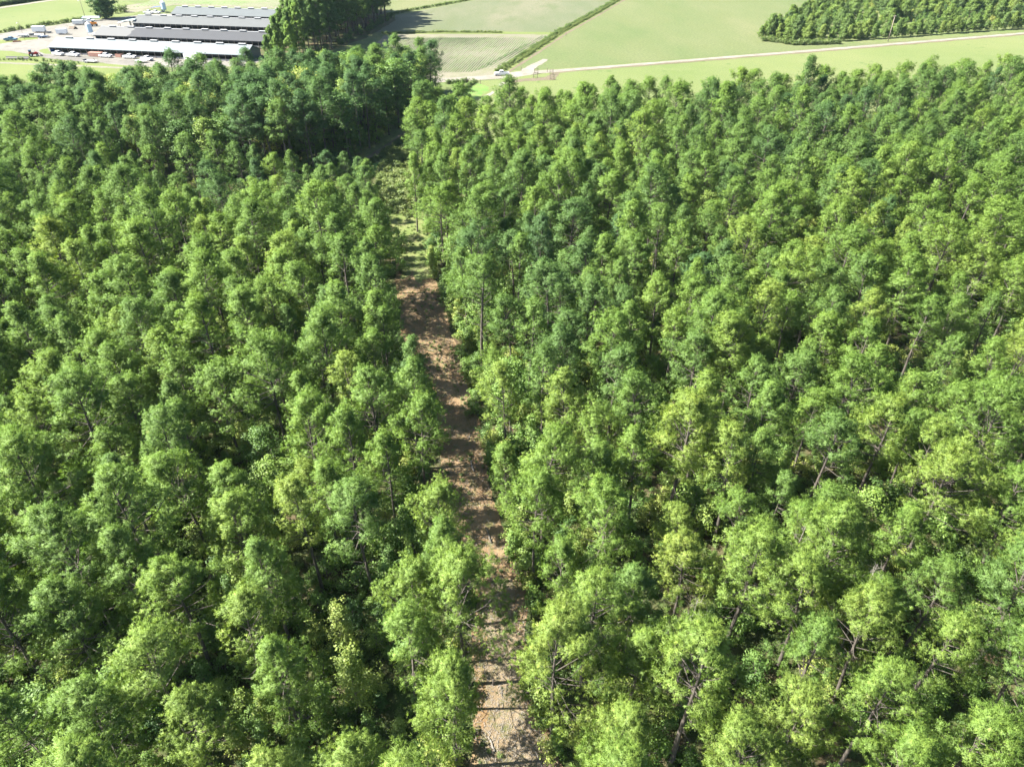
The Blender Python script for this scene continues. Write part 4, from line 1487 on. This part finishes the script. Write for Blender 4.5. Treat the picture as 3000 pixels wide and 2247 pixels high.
flatbed((92, 110), 12.5, 2.5, 1.0, .13, M['lightgrey'], 'long flatbed trailer loaded with grey sheets at the left of the yard', 3, True,
        [('sheet_stack', M['offwhite'], (-3.4, 0), (4.2, 2.0, .35)), ('headboard', M['darkmetal'], (.6, 0), (1.6, 2.1, .6)), ('sheet_stack', M['lightgrey'], (3.2, .3), (3.0, 1.6, .25))])
flatbed((128, 112), 4.4, 2.2, .8, .1, M['navy'], 'short dark flatbed trailer parked in front of the long one', 2, False, [('sheet_stack', M['lightgrey'], (-.6, .2), (1.6, .9, .1))])
flatbed((268, 62), 9.5, 2.4, 1.5, .06, M['paleblue'], 'long pale blue gooseneck trailer beside the lone dark tree', 3, True, [('side_board', M['white'], (0, 1.0), (9.3, .15, .7))])
flatbed((265, 184), 5.6, 2.2, .7, -.15, M['white'], 'low white utility trailer on the drive beside the treetops', 2, False, [('ramp', M['darkmetal'], (-2.4, 0), (.5, 1.9, .5)), ('rail_post', M['darkmetal'], (1.5, .9), (.2, .2, .7))])
flatbed((415, 184), 5.0, 2.2, .8, -.3, M['offwhite'], 'white utility trailer half hidden behind treetops before the barn', 2, False)

q = P(302, 114)
t = empty('feed_conveyor', (q.x, q.y, 0), BANG, 'long white conveyor tube lying between the first two barns', 'conveyor')
MB().tube([(-7, 0, 1.9), (7, 0, 2.5)], .28, 8).build('tube', M['white'], t)
MB().box((6.2, 0, 2.9), (1.6, 1.2, .7)).build('hopper', M['paleblue'], t)
for x in (-4.5, 4.5):
    MB().tube([(x, -.9, 0), (x, 0, 1.95), (x, .9, 0)], .05, 5).build('leg', M['grey'], t)
wheels(t, [(0, -1.0), (0, 1.0)], .35, .2)

# red tractor
q = P(100, 166)
t = empty('tractor', q, .5, 'red tractor with a front loader beside the black pipes', 'tractor')
MB().prism([(-.4, .75), (1.9, .75), (1.95, 1.35), (1.7, 1.55), (-.4, 1.65)], -.42, .42).build('bonnet', M['red'], t)
MB().box((-.9, 0, .95), (1.6, .8, .7)).build('rear_axle', M['darkmetal'], t)
MB().frustum([(-1.6, -.75, 1.305), (-.42, -.75, 1.305), (-.42, .75, 1.305), (-1.6, .75, 1.305)], [(-1.45, -.68, 2.5), (-.5, -.68, 2.5), (-.5, .68, 2.5), (-1.45, .68, 2.5)]).build('cab', M['glass'], t)
MB().box((-.97, 0, 2.57), (1.2, 1.6, .13)).build('cab_roof', M['navy'], t)
for sg in (-1, 1):
    MB().prism([(-1.75, 1.3), (-1.5, 1.72), (-.7, 1.72), (-.35, 1.3), (-.6, 1.45), (-1.45, 1.5)], sg * .62 - .0, sg * 1.12).build('fender', M['red'], t)
    MB().tube([(-.2, sg * .6, 1.4), (1.3, sg * .6, 1.75), (2.7, sg * .6, .7)], .07, 5).build('loader_arm', M['red'], t)
MB().prism([(2.6, .3), (3.3, .2), (3.3, .3), (2.75, .45), (2.75, .9), (2.6, .95)], -.95, .95).build('bucket', M['darkmetal'], t)
MB().tube([(.9, .2, 1.6), (.9, .2, 2.4)], .04, 6).build('exhaust', M['darkmetal'], t)
for (x, y, r_, w_) in ((-.98, -.9, .82, .42), (-.98, .9, .82, .42), (1.4, -.75, .5, .3), (1.4, .75, .5, .3)):
    o = MB().wheel((0, 0, 0), r_, w_, 16).build('wheel', M['black'], t, loc=(x, y, r_))
    MB().wheel((0, 0, 0), r_ * .5, w_ + .03, 10).build('rim', M['white'], o)

# orange machine
q = P(276, 78)
t = empty('orange_machine', q, .2, 'orange farm machine with dark frame by the lone tree', 'farm machine')
MB().prism([(-1.6, .9), (1.4, .9), (1.6, 1.6), (.4, 2.1), (-1.3, 2.0)], -.8, .8).build('hood', M['orange'], t)
MB().box((-2.6, 0, .8), (2.2, 1.8, .25)).box((-3.2, 0, 1.4), (.2, 1.7, 1.0)).build('frame', M['darkmetal'], t)
for k in range(5):
    MB().tube([(-4.2 + k * .5, -1.2, .1), (-4.0 + k * .5, 0, 1.1), (-4.2 + k * .5, 1.2, .1)], .07, 5).build('tine', M['rust'], t)
MB().frustum([(-.6, -.6, 2.03), (.4, -.6, 2.03), (.4, .6, 2.03), (-.6, .6, 2.03)], [(-.5, -.5, 2.9), (.25, -.5, 2.9), (.25, .5, 2.9), (-.5, .5, 2.9)]).build('cab', M['glass'], t)
wheels(t, [(-1.0, -1.0), (-1.0, 1.0), (1.1, -1.0), (1.1, 1.0)], .6, .35)


def pile(px, n, ln, rad, rz, mat, label, name, piece, cat):
    t = empty(name, P(*px), rz, label, cat)
    rd = random.Random(n)
    me = MB().tube([(-ln / 2, 0, 0), (ln / 2, 0, 0)], rad, 8).mesh(piece, mat)
    k = 0
    row, z = max(2, int(n * .45)), rad
    while k < n and row > 0:
        for j in range(row):
            if k >= n:
                break
            o = bpy.data.objects.new(piece, me)
            COL.objects.link(o)
            o.parent = t
            o.location = (rd.uniform(-.5, .5), (j - (row - 1) / 2) * rad * 2.05, z)
            o.rotation_euler = (rd.uniform(0, 6), 0, rd.uniform(-.03, .03))
            k += 1
        row -= 1
        z += rad * 1.75


pile((54, 174), 9, 10, .2, -.06, M['darkmetal'], 'pile of long black pipes on the grass left of the red tractor', 'pipe_pile', 'pipe', 'pipes')
pile((214, 85), 9, 4.5, .26, -.5, M['timber'], 'pile of dark logs by the edge of the far meadow', 'log_pile', 'log', 'log pile')
pile((50, 124), 6, 3.2, .16, .5, M['rust'], 'heap of rusty scrap poles beside the old blue pickup', 'scrap_pile', 'scrap_pole', 'scrap heap')

t = empty('board_stack', P(283, 166), BANG, 'stack of reddish brown boards in front of the pale roofed barn', 'board stack')
for k in range(4):
    MB().box((0, 0, .3 + k * .42), (6.2, 2.2, .3)).build('board_layer', M['pinkwood'], t)
    MB().box((-2, 0, .09 + k * .42), (.15, 2.1, .12)).box((2, 0, .09 + k * .42), (.15, 2.1, .12)).build('spacer', M['timber'], t)
t = empty('wooden_crate', P(351, 168), BANG, 'open brown crate between two white pickups before the barn', 'crate')
for x in (-1.3, 1.3):
    MB().box((x, 0, .7), (.1, 2.0, 1.3)).build('side_panel', M['pinkwood'], t)
for y in (-.95, .95):
    MB().box((0, y, .7), (2.45, .08, 1.25)).build('side_panel', M['pinkwood'], t)
t = empty('lawn_implement', P(143, 98), .1, 'dark harrow frame at the right end of the box trailer', 'harrow')
MB().box((0, 0, .7), (2.6, 1.8, .14)).build('frame', M['darkmetal'], t)
for k in range(5):
    MB().tube([(-1.1 + k * .55, -.9, .63), (-1.0 + k * .55, -.9, .02)], .05, 5).tube([(-1.1 + k * .55, .9, .63), (-1.0 + k * .55, .9, .02)], .05, 5).build('tine', M['darkmetal'], t)
# white bundles inside the near barn's open side
for k, (u, v, s) in enumerate([(172, 147, 1.3), (186, 148, 1.5), (210, 150, 1.3)]):
    q = P(u, v)
    t = empty('wrapped_bale', q, BANG + k, ('first', 'second', 'third')[k] + ' pale wrapped bale from the left under the near barn eave', 'bale', 'wrapped bales under the barn eave')
    MB().tube([(-.7 * s, 0, .6 * s), (-.62 * s, 0, .6 * s), (.62 * s, 0, .6 * s), (.7 * s, 0, .6 * s)], [.5 * s, .6 * s, .6 * s, .5 * s], 12).build('bale_body', M['offwhite'], t)
    MB().tube([(-.1, 0, .6 * s), (.1, 0, .6 * s)], .605 * s, 12).build('twine_band', M['lightgrey'], t)


# ------------------------------------------------------------------ poles, posts, gates
def utility_pole(px, h, label, lamp=False, arms=1, rad=.15):
    t = empty('utility_pole', P(*px), 0, label, 'utility pole')
    MB().tube([(0, 0, 0), (0, 0, h)], [rad, rad * .65], 8).build('pole', M['wood'], t, True)
    for k in range(arms):
        MB().box((0, 0, h - .5 - k * .9), (1.9, .1, .12), .4).build('crossarm', M['wood'], t)
        for x in (-.8, 0.0, .8):
            MB().tube([(x * math.cos(.4), x * math.sin(.4), h - .44 - k * .9), (x * math.cos(.4), x * math.sin(.4), h - .24 - k * .9)], .05, 6).build('insulator', M['lightgrey'], t)
    if lamp:
        MB().tube([(0, 0, h - 1.4), (-.9, 0, h - 1.2)], .035, 5).build('lamp_arm', M['grey'], t)
        MB().tube([(-1.0, 0, h - 1.55), (-1.0, 0, h - 1.15)], [.32, .18], 8).build('lamp_head', M['white'], t)
    return t


utility_pole((2601, 123), 11.4, 'leaning looking grey utility pole at the plantation edge beside the road', False, 1, .2)
utility_pole((249, 50), 9.5, 'utility pole with a white lamp at the edge of the far meadow', True, 1)
utility_pole((63, 91), 5.0, 'short thin lamp pole on the meadow edge behind the flatbed', True, 0, .09)
utility_pole((72, 116), 5.0, 'short grey pole standing before the long flatbed trailer', False, 0, .1)
utility_pole((548, 172), 3.6, 'thin white pole before the pale barn beside the camper', False, 0, .08)


def brace(u0, v0, u1, v1, label, h=2.0):
    a, b = P(u0, v0), P(u1, v1)
    d = b - a
    t = empty('fence_brace', a, math.atan2(d.y, d.x), label, 'fence', 'wooden fence braces at the road junction')
    l = d.length
    for x in (0, l):
        MB().tube([(x, 0, 0), (x, 0, h)], .10, 7).build('post', M['timber'], t)
    for z in (.45, 1.1, h - .12):
        MB().tube([(.1, 0, z), (l - .1, 0, z)], .055, 6).build('rail', M['timber'], t)
    MB().tube([(.1, .09, .5), (l - .1, .09, h - .3)], .04, 5).build('diagonal_brace', M['timber'], t)


brace(1566, 217, 1576, 216, 'dark wooden fence brace by the road, upper left of four')
brace(1562, 230, 1575, 228, 'dark wooden fence brace, lower left of four, nearest the pickup')
brace(1611, 220, 1620, 219, 'dark wooden fence brace by the road, upper right of four')
brace(1611, 236, 1623, 234, 'dark wooden fence brace at the corner, lower right of four')
for u, v, lb in [(1363, 244, 'left one of two dark fence posts by the weeds beside the road'), (1369, 243, 'right one of two dark fence posts by the weeds beside the road'),
                 (1407, 246, 'single short dark post on the grass below the road'), (1527, 208, 'single dark fence post right of the ditch end'),
                 (1603, 212, 'single dark post on the road edge between the braces'), (1658, 108, 'grey marker post on the ditch bank at the field corner')]:
    t = empty('fence_post', P(u, v), 0, lb, 'fence post', 'fence posts beyond the woods')
    MB().tube([(0, 0, 0), (0, 0, 1.5)], [.13, .11], 7).build('post_shaft', M['timber'], t)
    MB().tube([(0, 0, 1.5), (0, 0, 1.6)], [.115, .03], 7).build('post_cap', M['timber'], t)
print('TREES', len(trees), 'single pines', len(single_pines), 'rest', len(rest_pines), 'broads', len(broads), len(rest_broads), 'shrubs', len(edge_shrubs), 'under', len(under), 'weeds', len(wd), 'grove', len(gl), 'young', len(yfront))

# ------------------------------------------------------------------ thin summer haze over the whole place
hz = MB().box((0, 1550, 34.5), (5200, 4100, 71.5)).build('haze', None)
hz['kind'] = 'stuff'
hm = bpy.data.materials.new('thin_haze')
hm.use_nodes = True
hn = hm.node_tree
for n_ in list(hn.nodes):
    hn.nodes.remove(n_)
ho = hn.nodes.new('ShaderNodeOutputMaterial')
hv = hn.nodes.new('ShaderNodeVolumePrincipled')
hv.inputs['Color'].default_value = (.62, .84, 1.0, 1)
hv.inputs['Density'].default_value = .000035
hn.links.new(hv.outputs[0], ho.inputs['Volume'])
hz.data.materials.append(hm)
SC.cycles.volume_bounces = 0
